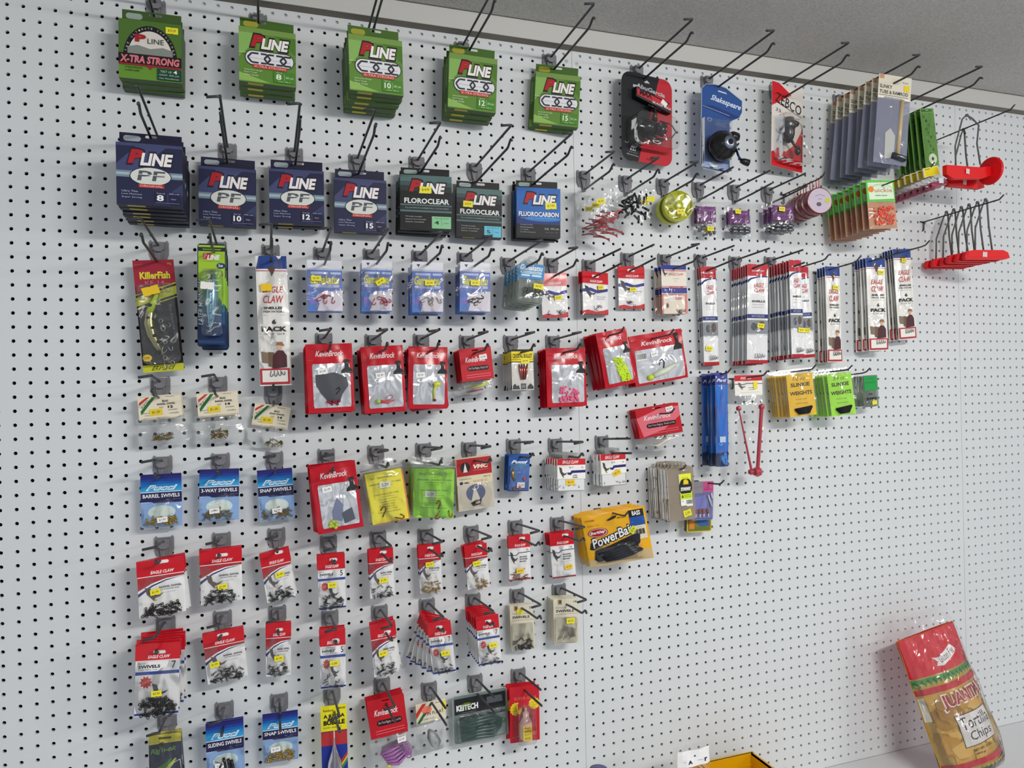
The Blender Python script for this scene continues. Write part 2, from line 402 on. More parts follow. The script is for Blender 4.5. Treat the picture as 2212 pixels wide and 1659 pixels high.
def jhook(mb, x, y, z, s, a, m, t=.5):
    pts = [(0, 0), (0, -.62)] + [(.17 - .17 * math.cos(math.pi * i / 6), -.62 - .22 * math.sin(math.pi * i / 6)) for i in range(1, 7)] + [(.36, -.42)]
    mb.tube([(x + s * (p * math.cos(a) - q * math.sin(a)), y - (i % 2) * .1, z + s * (p * math.sin(a) + q * math.cos(a))) for i, (p, q) in enumerate(pts)], t, m, 5)
def hooks_in(name, root, cx, cz, wx, hz, n, s, m, y=-3, seed=1, t=.55):
    mb = MB(); r = random.Random(seed)
    for i in range(n): jhook(mb, cx + r.uniform(-.5, .5) * wx, y - r.uniform(0, 2), cz + r.uniform(-.3, .6) * hz, s * r.uniform(.85, 1.1), r.uniform(-1.9, 1.9), m, t)
    return tag(mb.build(name, root, True), kind='stuff')
def sticker(root, u, v, w, h, cw, ch, txt, col='E9DF3A', r=0, y=-.9, name='price_sticker', sc='5A5420'):
    """small price gun label: cw x ch mm, at the fraction (u, v) of a w x h front"""
    mb = MB(); cx, cz = -w / 2 + u * w, -v * h; a = math.radians(r)
    q = [(-cw / 2, -ch / 2), (-cw * .1, -ch / 2), (0, -ch * .42), (cw * .1, -ch / 2), (cw / 2, -ch / 2), (cw / 2, ch / 2), (cw * .1, ch / 2), (0, ch * .44), (-cw * .1, ch / 2), (-cw / 2, ch / 2)]
    rot = lambda x, z: (cx + x * math.cos(a) - z * math.sin(a), cz + x * math.sin(a) + z * math.cos(a))
    mb.prism([rot(x, z) for x, z in q], [], y - .25, y, M(col))
    if txt:
        vv, f = textmesh(txt, .01); mb.add([(rot((p[0] - .5) * cw * .62, (p[1] - .5) * ch * .42)[0], y - .32, rot((p[0] - .5) * cw * .62, (p[1] - .5) * ch * .42)[1]) for p in vv], f, M(sc))
    ch = [c for c in root.children if c.type == 'MESH']; o = mb.build(name, ch[0] if ch else root); o['label'] = ('yellow' if col == 'E9DF3A' else 'orange' if col == 'F0B83C' else 'white') + ' price sticker'
    return o
def card(name, root, w, h, col, A, t=.8, hole=None, rad=0, kind='card', y=0):
    mb = MB(); lp = rrect(-w / 2, w / 2, -h, 0, rad) if rad else [(-w / 2, -h), (w / 2, -h), (w / 2, 0), (-w / 2, 0)]
    hs = [slot(*h_) for h_ in (hole or [])]
    mb.prism(lp, hs, y, y + t, M(col, kind)); mb.art(A, w, h, flat, y)
    return mb.build(name, root)
def bag(name, root, w, h, b=3, seed=1, m=None, A=(), z0=0, x0=None, wav=.5, back=False, top=0.0, nx=10, nz=14):
    m = m or M('E8ECEC', 'clear'); mb = MB(); fn = bulge(w, h, b, seed, top, wav); g = lambda x, z: fn(x, z - z0)
    mb.sheet(-w / 2, w / 2, z0 - h, z0, g, m, nx, nz)
    mb.art(A, w, h, g, 0, None, z0)
    return mb.build(name, root, False)

# ------------------------------------------------------------------ product builders: each returns nothing, adds parts under root
def pline_logo(u0, v0, u1, v1, dark='1A1418', white='F4E6E4', ow=.055):
    um = u0 + (u1 - u0) * .36; A = []
    sx, sy = (u1 - u0) * .04, (v1 - v0) * .12
    A += [T('P', u0 - sx, v0 - sy, um + sx, v1 - (v1 - v0) * .1 + sy, dark, b=.07, sh=.22), T('LINE', u0 + (u1 - u0) * .27 - sx, v0 + (v1 - v0) * .2 - sy, u1 + sx, v1 + sy, dark, b=.07, sh=.22)]
    A += [T('P', u0, v0, um, v1 - (v1 - v0) * .1, 'B3202E', b=.06, sh=.22), T('LINE', u0 + (u1 - u0) * .27, v0 + (v1 - v0) * .2, u1, v1, white, b=.045, sh=.22)]
    return A
def capsule(u0, v0, u1, v1, w, h, c):
    r = (v1 - v0) * h / 2 / w; pts = [(u1 - r + r * math.sin(math.pi * i / 8), (v0 + v1) / 2 - (v1 - v0) / 2 * math.cos(math.pi * i / 8)) for i in range(9)]
    return ('P', pts + [(u0 + u1 - x, v) for x, v in reversed([(x, v) for x, v in pts])][::1], c)
def cap_poly(u0, v0, u1, v1, w, h, c):
    r = (v1 - v0) * h / 2 / w; vm = (v0 + v1) / 2; hv = (v1 - v0) / 2
    pts = [(u1 - r + r * math.sin(math.pi * i / 8), vm - hv * math.cos(math.pi * i / 8)) for i in range(9)]
    pts += [(u0 + r - r * math.sin(math.pi * i / 8), vm + hv * math.cos(math.pi * i / 8)) for i in range(9)]
    return ('P', pts, c)
def carton(root, w, h, A, col, hcol, side, t=20, hh=26, hw=.955, mark=None, hk='card'):
    mb = MB(); mf = M(col, 'card')
    mb.box(-w / 2, w / 2, 0, t, -h, 0, M(side, 'card')); mb.add([(-w / 2, -.05, -h), (w / 2, -.05, -h), (w / 2, -.05, 0), (-w / 2, -.05, 0)], [(0, 1, 2, 3)], mf)
    mb.art(A, w, h, flat, -.05)
    if mark: mb.box(-w * .35, -w * .08, 3, 12, -h - .15, -h, M('C9B63A'))
    mb.build('carton', root)
    mb = MB(); x = w * hw / 2; mb.prism([(-x, 0), (x, 0), (x, hh), (-x, hh)], [slot(HOLE[0] + 4, min(hh - 5, max(4, HOLE[1])), 22, 5)], t - .7, t, M(hcol))
    mb.art([cap_poly(.06, .2, .34, .62, 2 * x, hh, mark or '9FB0A8')], 2 * x, hh, flat, t - .7, -x, hh)
    mb.build('header_tab', root)
def t_cxx(root, w, h, num='8', glare=False):
    G = '668E3A'; A = [R(0, 0, 1, .10, '7C9C52'), P('8DB565', (0, .1), (.45, .1), (0, .55)), P('93BA62', (0, .83), (.55, .98), (0, .98)), P('557F27', (.62, .1), (1, .1), (1, .42)),
         L('2E4A1A', .8, (0, .50), (.13, .50)), L('2E4A1A', .8, (.93, .56), (1, .56)), R(0, .46, .12, .475, 'A9C47E')]
    A += pline_logo(.2, .12, .88, .37)
    A += [cap_poly(.1, .41, .97, .69, w, h, '2B2D3A'), cap_poly(.115, .425, .955, .675, w, h, 'DCDDE0'), L('B9BAC2', 1.2, (.18, .55), (.9, .57))]
    for i, u in enumerate((.15, .36, .56, .74)):
        d = .17
        pass
    for sgn, a, tip in ((1, .34, .15), (-1, .38, .55), (1, .61, .44), (-1, .65, .83), (1, .91, .72)):
        A += [L('34343F', 3.4, (a, .466), (tip + sgn * .07, .466), (tip, .55), (tip + sgn * .07, .634), (a, .634))]
    A += [R(.24, .665, .84, .735, 'B5473F'), T('X-TRA STRONG', .26, .68, .82, .722, 'F0B9AE', b=.01),
          T('Maximum Knot Strength', .09, .765, .40, .795, 'DDE9C8'), T('Extra Tough', .09, .81, .31, .84, 'DDE9C8'), T('Clear Finish', .09, .855, .33, .885, 'DDE9C8'),
          R(.6, .75, .97, .955, '4D8A2A'), T(num, .64, .80, .74 if len(num) < 2 else .76, .90, 'E6F0D8', b=.02), L('BFD9A6', .5, (.79, .79), (.79, .91)),
          T('200 yds', .81, .83, .95, .88, 'D5E6C2'), T('TEST LB', .64, .765, .75, .785, 'D5E6C2'), T('Clear 182 m', .68, .92, .90, .94, 'D5E6C2')]
    carton(root, w, h, A, G, '4C7029', '3F5F26', mark='A6A33A')
def t_oldpline(root, w, h):
    A = [R(0, .74, 1, 1, '6F9A3C')]
    arc = [(.5 + .43 * math.cos(math.pi * i / 20), .64 - .56 * math.sin(math.pi * i / 20)) for i in range(21)]; A += [('P', arc, '17181A')]
    arc = [(.5 + .36 * math.cos(math.pi * i / 20), .64 - .47 * math.sin(math.pi * i / 20)) for i in range(21)]; A += [('P', arc, 'D8D4CC'), P('8E938E', (.14, .46), (.3, .42), (.5, .47), (.7, .43), (.86, .47), (.86, .62), (.14, .62))]
    for i, c in enumerate('THE ULTIMATE COPOLYMER'):
        a = math.pi * (.93 - .86 * i / 21)
        if c != ' ': A += [T(c, .5 + .395 * math.cos(a) - .012, .64 - .515 * math.sin(a) - .015, .5 + .395 * math.cos(a) + .012, .64 - .515 * math.sin(a) + .015, 'D8D4CC', r=math.degrees(a) - 90)]
    A += [T('P', .26, .24, .44, .37, 'A82030', b=.06), T('LINE', .46, .30, .72, .385, '4A4A46')]
    A += [P('A82838', (0, .735), (1, .735), (1, .775), (.55, .775), (.5, .83), (.45, .775), (0, .775)), R(0, .58, 1, .75, '1B1214'), T('X-TRA STRONG', .02, .605, .97, .735, 'D9808A', b=.045, sh=.15),
          T('X-TRA STRONG', .1, .80, .38, .825, '20301A', b=.02), T('1x-FISH LINE', .1, .85, .33, .875, '20301A', b=.02),
          R(.61, .79, 1, .985, '1F4D38'), T('TEST LB', .66, .82, .84, .855, 'BFD8C8'), T('4', .87, .805, .93, .865, 'F0F4EE', b=.03), T('1000M  800 yds', .64, .885, .96, .915, 'BFD8C8'), T('Clear Monofilament', .64, .94, .96, .965, 'BFD8C8')]
    carton(root, w, h, A, '577A36', '48662E', '46603A'); sticker(root, .85, .12, w, h, 21, 12, '$10.29')
def t_pf(root, w, h, num='8'):
    A = [R(0, 0, 1, .05, '4A5078'), P('4B5279', (.3, .05), (.75, .05), (.25, .5), (0, .5), (0, .35)), P('3E456C', (.55, .98), (1, .62), (1, .8), (.8, .98)), R(0, .45, 1, .555, '7E93A0'), R(0, .48, 1, .52, 'A9BAC2')]
    A += pline_logo(.17, .10, .86, .355, dark='D8324A' if 0 else '241C3C')
    A += [E(.515, .53, .32, .155, '2A2C44'), E(.515, .53, .305, .142, 'D5D8D2'),
          T('PF', .31, .44, .74, .60, '5C6068', b=.02, sh=.1), L('E8EAE6', .8, (.32, .50), (.72, .51)), R(.33, .655, .72, .715, 'B0383C'), T('ORIGINAL', .35, .668, .70, .703, 'E6B0A6', b=.02),
          T('Ultra Thin', .08, .765, .32, .795, 'BFC4DC'), T('Low Memory', .08, .815, .38, .845, 'BFC4DC'), T('Super Strong', .08, .865, .38, .895, 'BFC4DC'),
          R(.57, .775, .96, .965, '1C1C48'), T(num, .60, .82, .71 if len(num) < 2 else .74, .92, 'F2F2F6', b=.03), L('6A6EA0', .6, (.77, .79), (.77, .94)), T('Test Lb', .60, .785, .73, .805, 'C8CCE6'), T('300 yds', .79, .785, .95, .81, 'C8CCE6'), T('Clear', .82, .87, .9, .89, 'C8CCE6'), L('9A9EC6', .5, (.58, .95), (.95, .95))]
    carton(root, w, h, A, '262B50', '1E1E42', '161626', mark='A9B2B8', hh=23)
def t_floro(root, w, h, num='4', lab='8FC79A', blue=False):
    if blue:
        A = [R(0, 0, 1, .5, '2F6FB6'), R(0, .5, 1, .6, '2558A0'), R(0, .6, 1, .74, '1F3F7E'), E(.6, .63, .42, .05, '3C86C8'), R(0, .74, 1, 1, '15161C')] + pline_logo(.17, .1, .9, .34)
        A += [T('FLUOROCARBON', .05, .49, .96, .585, 'E8ECF4', b=.03), T('100%  PURE  FLUOROCARBON', .1, .61, .9, .63, '9FC4E6'),
              T('Virtually Invisible', .08, .745, .37, .77, 'B9BEC8'), T('Abrasion Resistant', .08, .795, .38, .82, 'B9BEC8'), T('Low Visibility', .08, .845, .27, .87, 'B9BEC8'), T('Low Water Absorption', .08, .895, .43, .92, 'B9BEC8'),
              T('12 lb', .64, .81, .73, .85, 'D8DCE2'), T('250 yds', .77, .81, .96, .85, 'D8DCE2'), T('Diameter .013', .66, .89, .94, .91, '8A8E96')]
        col = '2F6FB6'
    else:
        A = [R(0, 0, 1, .12, '5E7A78'), R(0, .12, 1, .2, '475C5C'), R(0, .2, 1, .3, '2E3A3C'), R(0, .3, 1, 1, '17191C')] + pline_logo(.17, .09, .88, .335)
        A += [T('FLOROCLEAR', .08, .43, .95, .53, 'E0E4E2', b=.03), R(0, .545, 1, .57, '5E7A78'), R(0, .57, 1, .655, '2C3638'), R(0, .655, 1, .69, '5E7A78'), T('FLUOROCARBON COATED', .1, .6, .94, .625, '9FB0AE'),
              T('Virtually Invisible', .1, .765, .42, .79, 'C8CCCA'), T('Superior Knot Strength', .1, .815, .5, .84, 'C8CCCA'), T('Superior Castability', .1, .865, .46, .89, 'C8CCCA'),
              R(.61, .76, .985, .985, lab), T(num, .66, .84, .75, .91, '1C3A30', b=.02), L('4E7A66', .6, (.8, .79), (.8, .93)), T('TEST LB  300 yds', .66, .785, .94, .81, '2E5A48'), T('Clear', .84, .87, .94, .89, '2E5A48')]
        col = '2A3032'
    carton(root, w, h, A, col, '131416', '101113', mark='B8C2C6' if num == '5' else None, hh=20)
def eagle(u, v, su, sv, c='4A4A50'):
    return [P(c, (u, v), (u + .3 * su, v + .12 * sv), (u + .36 * su, v + .45 * sv), (u + .6 * su, v + .62 * sv), (u + .95 * su, v + .5 * sv), (u + .75 * su, v + .72 * sv), (u + .5 * su, v + .8 * sv), (u + .45 * su, v + sv), (u + .3 * su, v + .78 * sv), (u + .1 * su, v + .5 * sv)), E(u + .5 * su, v + .95 * sv, .1 * su, .05 * sv, 'C9A24A')]
RED = 'CC2030'
def t_ecpack(root, w, h, style='swoosh', num='5', txt='BARREL SWIVEL', fill='20201F', fm='hard', price=(.5, .5), ptxt='$1.99', nsw=26, hdr=.27, sz=8, bagex=0.0, seed=3, pcol='E9DF3A', pr=3):
    """small red header card over a white insert in a clear pouch"""
    A = []
    if style == 'swoosh':
        A += [P('B0353E', (0, hdr + .02), (1, hdr + .02), (1, hdr + .06), (.6, hdr + .08), (.3, hdr + .14), (0, hdr + .25)), P('F2F2F2', (1, hdr + .06), (.6, hdr + .08), (.3, hdr + .14), (0, hdr + .25), (0, hdr + .28), (1, hdr + .2)),
              P('2C2F7C', (1, hdr + .07), (.6, hdr + .10), (.3, hdr + .17), (0, hdr + .30), (0, hdr + .36), (.3, hdr + .2), (.6, hdr + .12))]
        A += eagle(.14, hdr + .2, .42, .26, '6B5F60') + [T(txt, .45, hdr + .21, .93, hdr + .245, '33363F', b=.03), T('w/ interlock snap', .47, hdr + .26, .88, hdr + .285, '444851', b=.02), L('9AA0AC', .5, (.45, hdr + .33), (.8, hdr + .33)), T('QTY 7', .06, .93, .2, .955, '55585F'), T('SZ ' + num, .75, .91, .93, .94, '33363F', b=.02)]
    elif style == 'swivels':
        A += [T('Barrel', .06, hdr + .035, .22, hdr + .055, '55585F'), T('SWIVELS', .06, hdr + .07, .56, hdr + .115, '26282E', b=.04), T(num, .82, hdr + .03, .92, hdr + .13, '1C1C20', b=.01), T('With Safety Snap', .06, hdr + .125, .5, hdr + .145, '55585F'), R(0, hdr + .16, 1, hdr + .205, '3A54A4')]
        st = []
        for i in range(20):
            a = 2 * math.pi * i / 20; rr = (.15 if i % 2 == 0 else .1); st.append((.24 + rr * math.cos(a), hdr + .31 + rr * math.sin(a) * .62))
        A += [('P', st, 'C8352E'), T('QUALITY', .15, hdr + .29, .33, hdr + .33, 'F0C0B0', r=12)] + eagle(.38, hdr + .33, .4, .2)
        A += [R(0, .955, 1, .985, '35459A')]
    elif style == 'hooks':
        A += [P('35389A', (0, hdr + .14), (.3, hdr + .10), (.6, hdr + .16), (1, hdr + .10), (1, hdr + .17), (.6, hdr + .23), (.3, hdr + .18), (0, hdr + .22))] + eagle(.08, hdr + .05, .5, .3, '4A4A56')
        A += [T('BAIT HOLDER', .55, hdr + .3, .9, hdr + .325, '6A6E78'), T('SINGLE PACK', .55, hdr + .35, .85, hdr + .375, '6A6E78'), P('C8262E', (0, .93), (.2, .90), (.5, .94), (.8, .91), (1, .87), (1, 1), (0, 1))]
    elif style == 'blackswoosh':
        A += eagle(.06, hdr + .08, .4, .28, '2F3036') + [L('2C2F36', 1.6, (0, hdr + .15), (.35, hdr + .17), (.45, hdr + .12), (1, hdr + .11)), T(num, .82, hdr + .04, .92, hdr + .08, '26282E', b=.02),
              T('SNAPS', .5, hdr + .2, .85, hdr + .23, '33363F', b=.05), T('SWIVEL', .5, hdr + .25, .88, hdr + .28, '33363F', b=.05), T('BRASS', .5, hdr + .3, .8, hdr + .33, '33363F', b=.05), L('9AA0AC', .4, (.4, hdr + .37), (.85, hdr + .37)), R(0, .965, 1, 1, 'A8303A')]
    A += [R(0, hdr, 1, hdr + .018, 'F0D8D8')]
    card('insert_card', root, w, h, 'F0F1F3', A, t=.6)
    mb = MB(); hh = h * hdr; hw = w * 1.02
    mb.prism([(-hw / 2, -hh), (hw / 2, -hh), (hw / 2, 1), (-hw / 2, 1)], [slot(max(-w * .3, min(w * .3, HOLE[0] + 3)), max(-hh + 5, min(-4, HOLE[1])), w * .3, 6.5)], -1.6, 1.4, M(RED, 'gloss'))
    mb.art([T('EAGLE CLAW', .28, .70, .78, .90, 'F8E4E4', b=.03, sh=.3)], hw, hh + 1, flat, -1.6, None, 1)
    mb.build('header_card', root)
    if price: sticker(root, price[0], price[1], w, h, 17, 10.5, ptxt, pcol, pr, y=-5.2)
    if nsw:
        if style == 'hooks': hooks_in('fish_hooks', root, 0, -h * .84, w * .5, h * .1, 5, 13, M('3A3A3E', 'metal'), -2.4, seed)
        else: swivels('swivel_pile', root, 0, -h * .86, w * .86, h * .24, nsw, sz, M(fill, fm), -2.6, seed)
    bag('clear_bag', root, w * 1.0, h * (1 - hdr) + 2, 3.6, seed, z0=-hh, top=.2, A=())
def t_pucci(root, w, h, txt='BARREL SWIVELS', fill='A08A3C', seed=1, n=26, kind='s', price=(.55, .87), hdr=.33, fm='metal'):
    cs = ['2A2372', '28307F', '22499A', '1B68B2', '1E86C4', '2C9AD2', '3AA6DA']
    A = [R(0, i / 7 * hdr, 1, (i + 1) / 7 * hdr, c) for i, c in enumerate(cs)]
    A += [R(0, hdr, 1, hdr + .012, 'E4EEF6'), R(0, hdr + .02, 1, hdr + .19, '2A2858'), P('2A2858', (.25, hdr + .19), (1, hdr + .19), (1, hdr + .215), (.32, hdr + .215)), R(0, hdr + .19, .2, hdr + .21, 'A8C2E4'),
          T('Pucci', .12, hdr - .125, .9, hdr - .02, 'DDF2FF', b=.05, sh=.45), T('Pucci', .17, hdr - .105, .86, hdr - .04, '2C8CCB', b=-.008, sh=.45),
          T(txt, .05, hdr + .045, .95, hdr + .115, 'EDEFF8', b=.02), T('SIZE 7', .62, hdr + .15, .7, hdr + .165, '9FA4D0'), T('QTY 12', .78, hdr + .15, .95, hdr + .165, '9FA4D0')]
    A += [E(.5, .72, .34, .13, 'D6E6E6'), E(.5, .72, .26, .09, 'E2ECE4')]
    card('insert_card', root, w, h, '9CBDE4', A, t=.7, hole=[(HOLE[0] + 3, HOLE[1], w * .36, 6)])
    if kind == 's': swivels('swivel_pile', root, 0, -h * .86, w * .86, h * .16, n, 11, M(fill, fm), -2.6, seed)
    elif kind == 'sliders':
        mb = MB()
        for i, x in enumerate((-3, 5, 11)): mb.tube([(x, -4, -h * (.66 + .03 * i)), (x + 3, -4, -h * (.84 + .03 * i))], 2.6, M('15151A', 'hard'), 10)
        mb.tube([(-6, -4, -h * .74), (-14, -4, -h * .9)], 2.6, M('15151A', 'hard'), 10); mb.tube([(-18, -3, -h * .7), (-6, -3, -h * .77)], .5, M('15151A')); mb.build('sliding_swivels', root, True)
    if price: sticker(root, price[0], price[1], w, h, 18, 10, '$1.99', 'F2F0EA', 5, y=-5.4, sc='7A7A78')
    bag('clear_bag', root, w * 1.03, h * (1 - hdr) + 3, 3.8, seed, z0=-h * hdr, top=.25)
def t_palco(root, w, h, num='12', bh=60, bw=1.12, txt='BARREL SWIVEL', seed=1, cx=0.0, kind='s', price=True, off=0.0):
    """cream header card with red and green stripes over a clear bag of small brass swivels"""
    A = [R(.02, .03, .98, .045, 'C9B69C'), R(.02, .955, .98, .97, 'C9B69C'), P('C8402E', (.03, .26), (.2, .06), (.28, .06), (.03, .38)), P('E6DECE', (.03, .38), (.28, .06), (.33, .06), (.05, .62)), P('2C7A3C', (.05, .62), (.33, .06), (.42, .06), (.06, .78)),
         T('PUCCI', .04, .30, .28, .40, '5A6A5A', r=48, b=.01), T('INTERNATIONAL', .63, .07, .85, .10, '33302A'), T('BRASS', .56, .22, .70, .30, '26231E', b=.02), T(txt, .44, .34, .86, .42, '26231E', b=.02),
         T('SIZE', .48, .49, .58, .53, '5A564E'), T(num, .68, .46, .80, .57, '1C1A18', b=.04), T('CONTENT', .68, .62, .9, .67, '5A564E'), T('1 DOZEN', .7, .76, .92, .81, '5A564E'), T('MADE IN', .08, .70, .24, .735, '26231E'), T('KOREA', .14, .80, .24, .835, '26231E')]
    card('header_card', root, w, h, 'E4DCC8', A, t=2.2)
    if price: sticker(root, .40, .70, w, h, 22, 12, '$1.20', 'E3CC3C', 3, y=-1.0)
    if kind == 's': swivels('swivel_pile', root, cx, -h - bh * .62, w * .5, bh * .28, 30, 6.5, M('8A7334', 'metal'), -2.4, seed)
    bag('clear_bag', root, w * bw, bh, 5, seed, z0=-h + 4, wav=1.2, m=M('DDE0E0', 'clear'))
def t_gama(root, w, h, txt='OCTOPUS', hc='B0303C', n=5, seed=1, price=(.62, .42), pr=0):
    A = [R(0, 0, 1, .155, 'DFE1E6'), P('3C466A', (.14, .05), (.26, .05), (.20, .11)), R(0, .155, 1, .19, 'C5CAD8'), R(0, .19, 1, 1, '7387C0'), cap_poly(.1, .225, .6, .27, w, h, 'BCC6E0'), cap_poly(.66, .225, .97, .27, w, h, 'BCC6E0'),
         T('Gamakatsu', .07, .28, .92, .46, 'E2DC52', b=.03, sh=.25), cap_poly(.08, .47, .92, .525, w, h, 'C6CEE6'), T(txt, .2, .482, .75, .513, '4E5C92', b=.02),
         P('5B86C8', (0, .62), (.3, .56), (.2, .8), (.24, 1), (0, 1)), E(.15, .78, .12, .07, '8A7FC8'), ('P', [(.3, .66), (.5, .6), (.7, .6), (1, .57), (1, .98), (.28, .98), (.34, .84), (.22, .74)], 'DAD6DE'), E(.8, .6, .045, .025, 'A8ACC0')]
    card('insert_card', root, w, h, '8494C8', A, t=.7, hole=[(0, -h * .10, w * .42, 3)])
    hooks_in('fish_hooks', root, w * .1, -h * .76, w * .36, h * .12, n, 17, M(hc, 'metal'), -2.8, seed, .8)
    if price: sticker(root, price[0], price[1], w, h, 19, 10.5, '$3.49', 'E9DF3A', pr, y=-4.6)
    bag('clear_bag', root, w * 1.04, h * .87, 3.4, seed, z0=-h * .15, top=.1, wav=.7)
def t_blister(root, w, h):
    """clear clamshell of hooks with a blue label"""
    mb = MB(); mb.prism(rrect(-w / 2, w / 2, -h, 0, 6), [], -1.2, 1.5, M('C4CCC6', 'tint')); mb.prism(rrect(-w / 2 + 2, w / 2 - 2, -h + 2, -h * .42, 5), [], -7, -1.2, M('D0D8D2', 'clear'))
    mb.tube([(x, -1, z) for x, z in rrect(-w / 2, w / 2, -h, 0, 6)], .7, M('9AA49E', 'hard'), 5, closed=True)
    mb.prism(rrect(-w * .2, w * .2, -2, 16, 7), [slot(0, 7, 9, 4)], -.6, .6, M('D8DCDA', 'tint')); mb.build('clamshell', root)
    mb = MB(); mb.prism(rrect(-w / 2 + 1.5, w / 2 - .5, -h * .38, -1, 3), [], -2.2, -1.4, M('4F94C8'))
    mb.art([T('Gamakatsu', .05, .03, .95, .17, 'E8F2F8', b=.03, sh=.25), cap_poly(.06, .19, .92, .25, w, h, 'CFE2EE'), T('Barbless Octopus', .12, .2, .86, .24, '3A6A94', b=.02), cap_poly(.1, .27, .46, .32, w, h, 'CFE2EE'), cap_poly(.52, .27, .92, .32, w, h, 'CFE2EE')], w - 2, h, flat, -2.2)
    mb.build('label', root)
    mb = MB()
    for i in range(7):
        ring(mb, -w * .18 + i * w * .08, -3 - (i % 3), -h * .66 - (i % 2) * 6, 6, .7, .4 * i, M('3E4240', 'metal'), 12, .7); jhook(mb, -w * .16 + i * w * .08, -3.4, -h * .6, 22, .2 * i - .4, M('3E4240', 'metal'), .7)
    tag(mb.build('fish_hooks', root, True), kind='stuff'); sticker(root, .8, .56, w, h, 20, 11, '$4.29', y=-7.4, r=-4)
def t_tallec(root, w, h, top='red', price=(.6, .7), b=2.2, six=False, bigtxt=True, foil=False, seed=1):
    if top == 'navy':
        A = [R(0, 0, 1, .10, '2C4E96'), R(0, .10, 1, .112, 'F2EDEA'), R(0, .112, 1, .118, 'C8404A'), P('6A4A42', (.44, .08), (.56, .07), (.62, .10), (.58, .125), (.5, .16), (.45, .12), (.38, .10)),
             T('EAGLE', .2, .235, .86, .285, 'C8343C', b=.01, sh=.25), T('CLAW', .2, .305, .86, .365, 'C8343C', b=.01, sh=.25), T('SNELLED', .2, .392, .88, .412, '33302E', b=.04), T('FISH HOOKS', .2, .422, .88, .438, '33302E', b=.02), L('55524E', .4, (.2, .457), (.88, .457)),
             T('6', .46, .49, .6, .527, '2A2826', b=.05), T('PACK', .12, .545, .94, .583, '2A2826', b=.05), T('No. 139   Size 8', .2, .595, .85, .608, '55524E')]
        # man in a hat by a tree line
        A += [P('8A7A6A', (.08, .735), (.35, .75), (.35, .83), (.1, .82)), P('7A6450', (.3, .74), (.5, .745), (.5, .86), (.3, .85)), P('5A3038', (.45, .77), (.6, .73), (.78, .73), (.9, .77), (.9, .86), (.42, .87)), E(.68, .70, .085, .028, 'D8B49A'), P('9A7A5A', (.56, .69), (.6, .665), (.76, .665), (.84, .695)),
              R(.02, .868, .98, .99, 'B83A44'), R(.09, .882, .91, .972, 'E8E6E0')]
        base = 'ECEAE6'
    else:
        A = [R(0, 0, 1, .12, 'C03040'), T('EAGLE CLAW', .2, .06, .8, .075, 'F4DCDC', b=.03, sh=.3), P('2E3A7A', (0, .16), (.2, .135), (.6, .12), (1, .118), (1, .128), (.5, .135), (.2, .155), (0, .19)), T('EAGLE', .3, .19, .8, .235, 'C8343C', b=.01, sh=.3), T('CLAW', .32, .245, .84, .285, 'C8343C', b=.01, sh=.3),
             T('SNELLS', .2, .365, .84, .385, '33302E', b=.04), L('6A6E74', .4, (.22, .41), (.8, .41)), L('6A6E74', .4, (.22, .435), (.8, .435)), R(0, .505, 1, .545, '2E3A7A'), T('BAIT HOLDER', .2, .515, .8, .535, 'B8C0E0'), R(0, .565, 1, .70, '8E9298'), E(.3, .63, .14, .04, '5A6068'), E(.68, .62, .16, .045, '6A5A50'), L('3A4A7A', .6, (0, .71), (1, .71)), R(0, .965, 1, 1, 'B02434')]
        base = 'E9EAEC'
    m = M(base, 'gloss'); fn = bulge(w, h, b, seed, 0, .5)
    mb = MB(); mb.sheet(-w / 2, w / 2, -h, 0, fn, m, 10, 60); mb.art(A, w, h, fn, -.2); mb.box(-w / 2, w / 2, 0, 1.2, -h, 0, M(base)); mb.build('printed_sleeve', root)
    mb = MB()
    for i in range(4): jhook(mb, -w * .12 + i * w * .1, -b - 2.2, -h * (.885 if top == 'navy' else .90), 13, -.2 + .25 * i, M('4A4848', 'metal'), .6)
    mb.build('fish_hooks', root, True)
    bag('clear_bag', root, w * 1.02, h * .96, b + 1.2, seed + 3, z0=-h * .02, nz=26, nx=5, wav=.9)
    if price: sticker(root, price[0], price[1], w, h, 18, 11, '$2.49', y=-b - 2.6, r=-6)
def fisher(u, v, su, sv, c='1E1E20'):
    """angler's bust used as the maker's mark"""
    return [E(u + .5 * su, v + .27 * sv, .2 * su, .13 * sv, c), P(c, (u + .24 * su, v + .12 * sv), (u + .3 * su, v), (u + .72 * su, v), (u + .78 * su, v + .12 * sv), (u + .9 * su, v + .17 * sv), (u + .2 * su, v + .17 * sv)),
            P(c, (u + .36 * su, v + .3 * sv), (u + .66 * su, v + .3 * sv), (u + .7 * su, v + .58 * sv), (u + su, v + .76 * sv), (u + su, v + sv), (u, v + sv), (u + .05 * su, v + .8 * sv), (u + .34 * su, v + .6 * sv)), L('8E8E8E', .5, (u + .3 * su, v + .92 * sv), (u + .95 * su, v + .92 * sv)), E(u + .56 * su, v + .27 * sv, .09 * su, .05 * sv, '6E6460')]
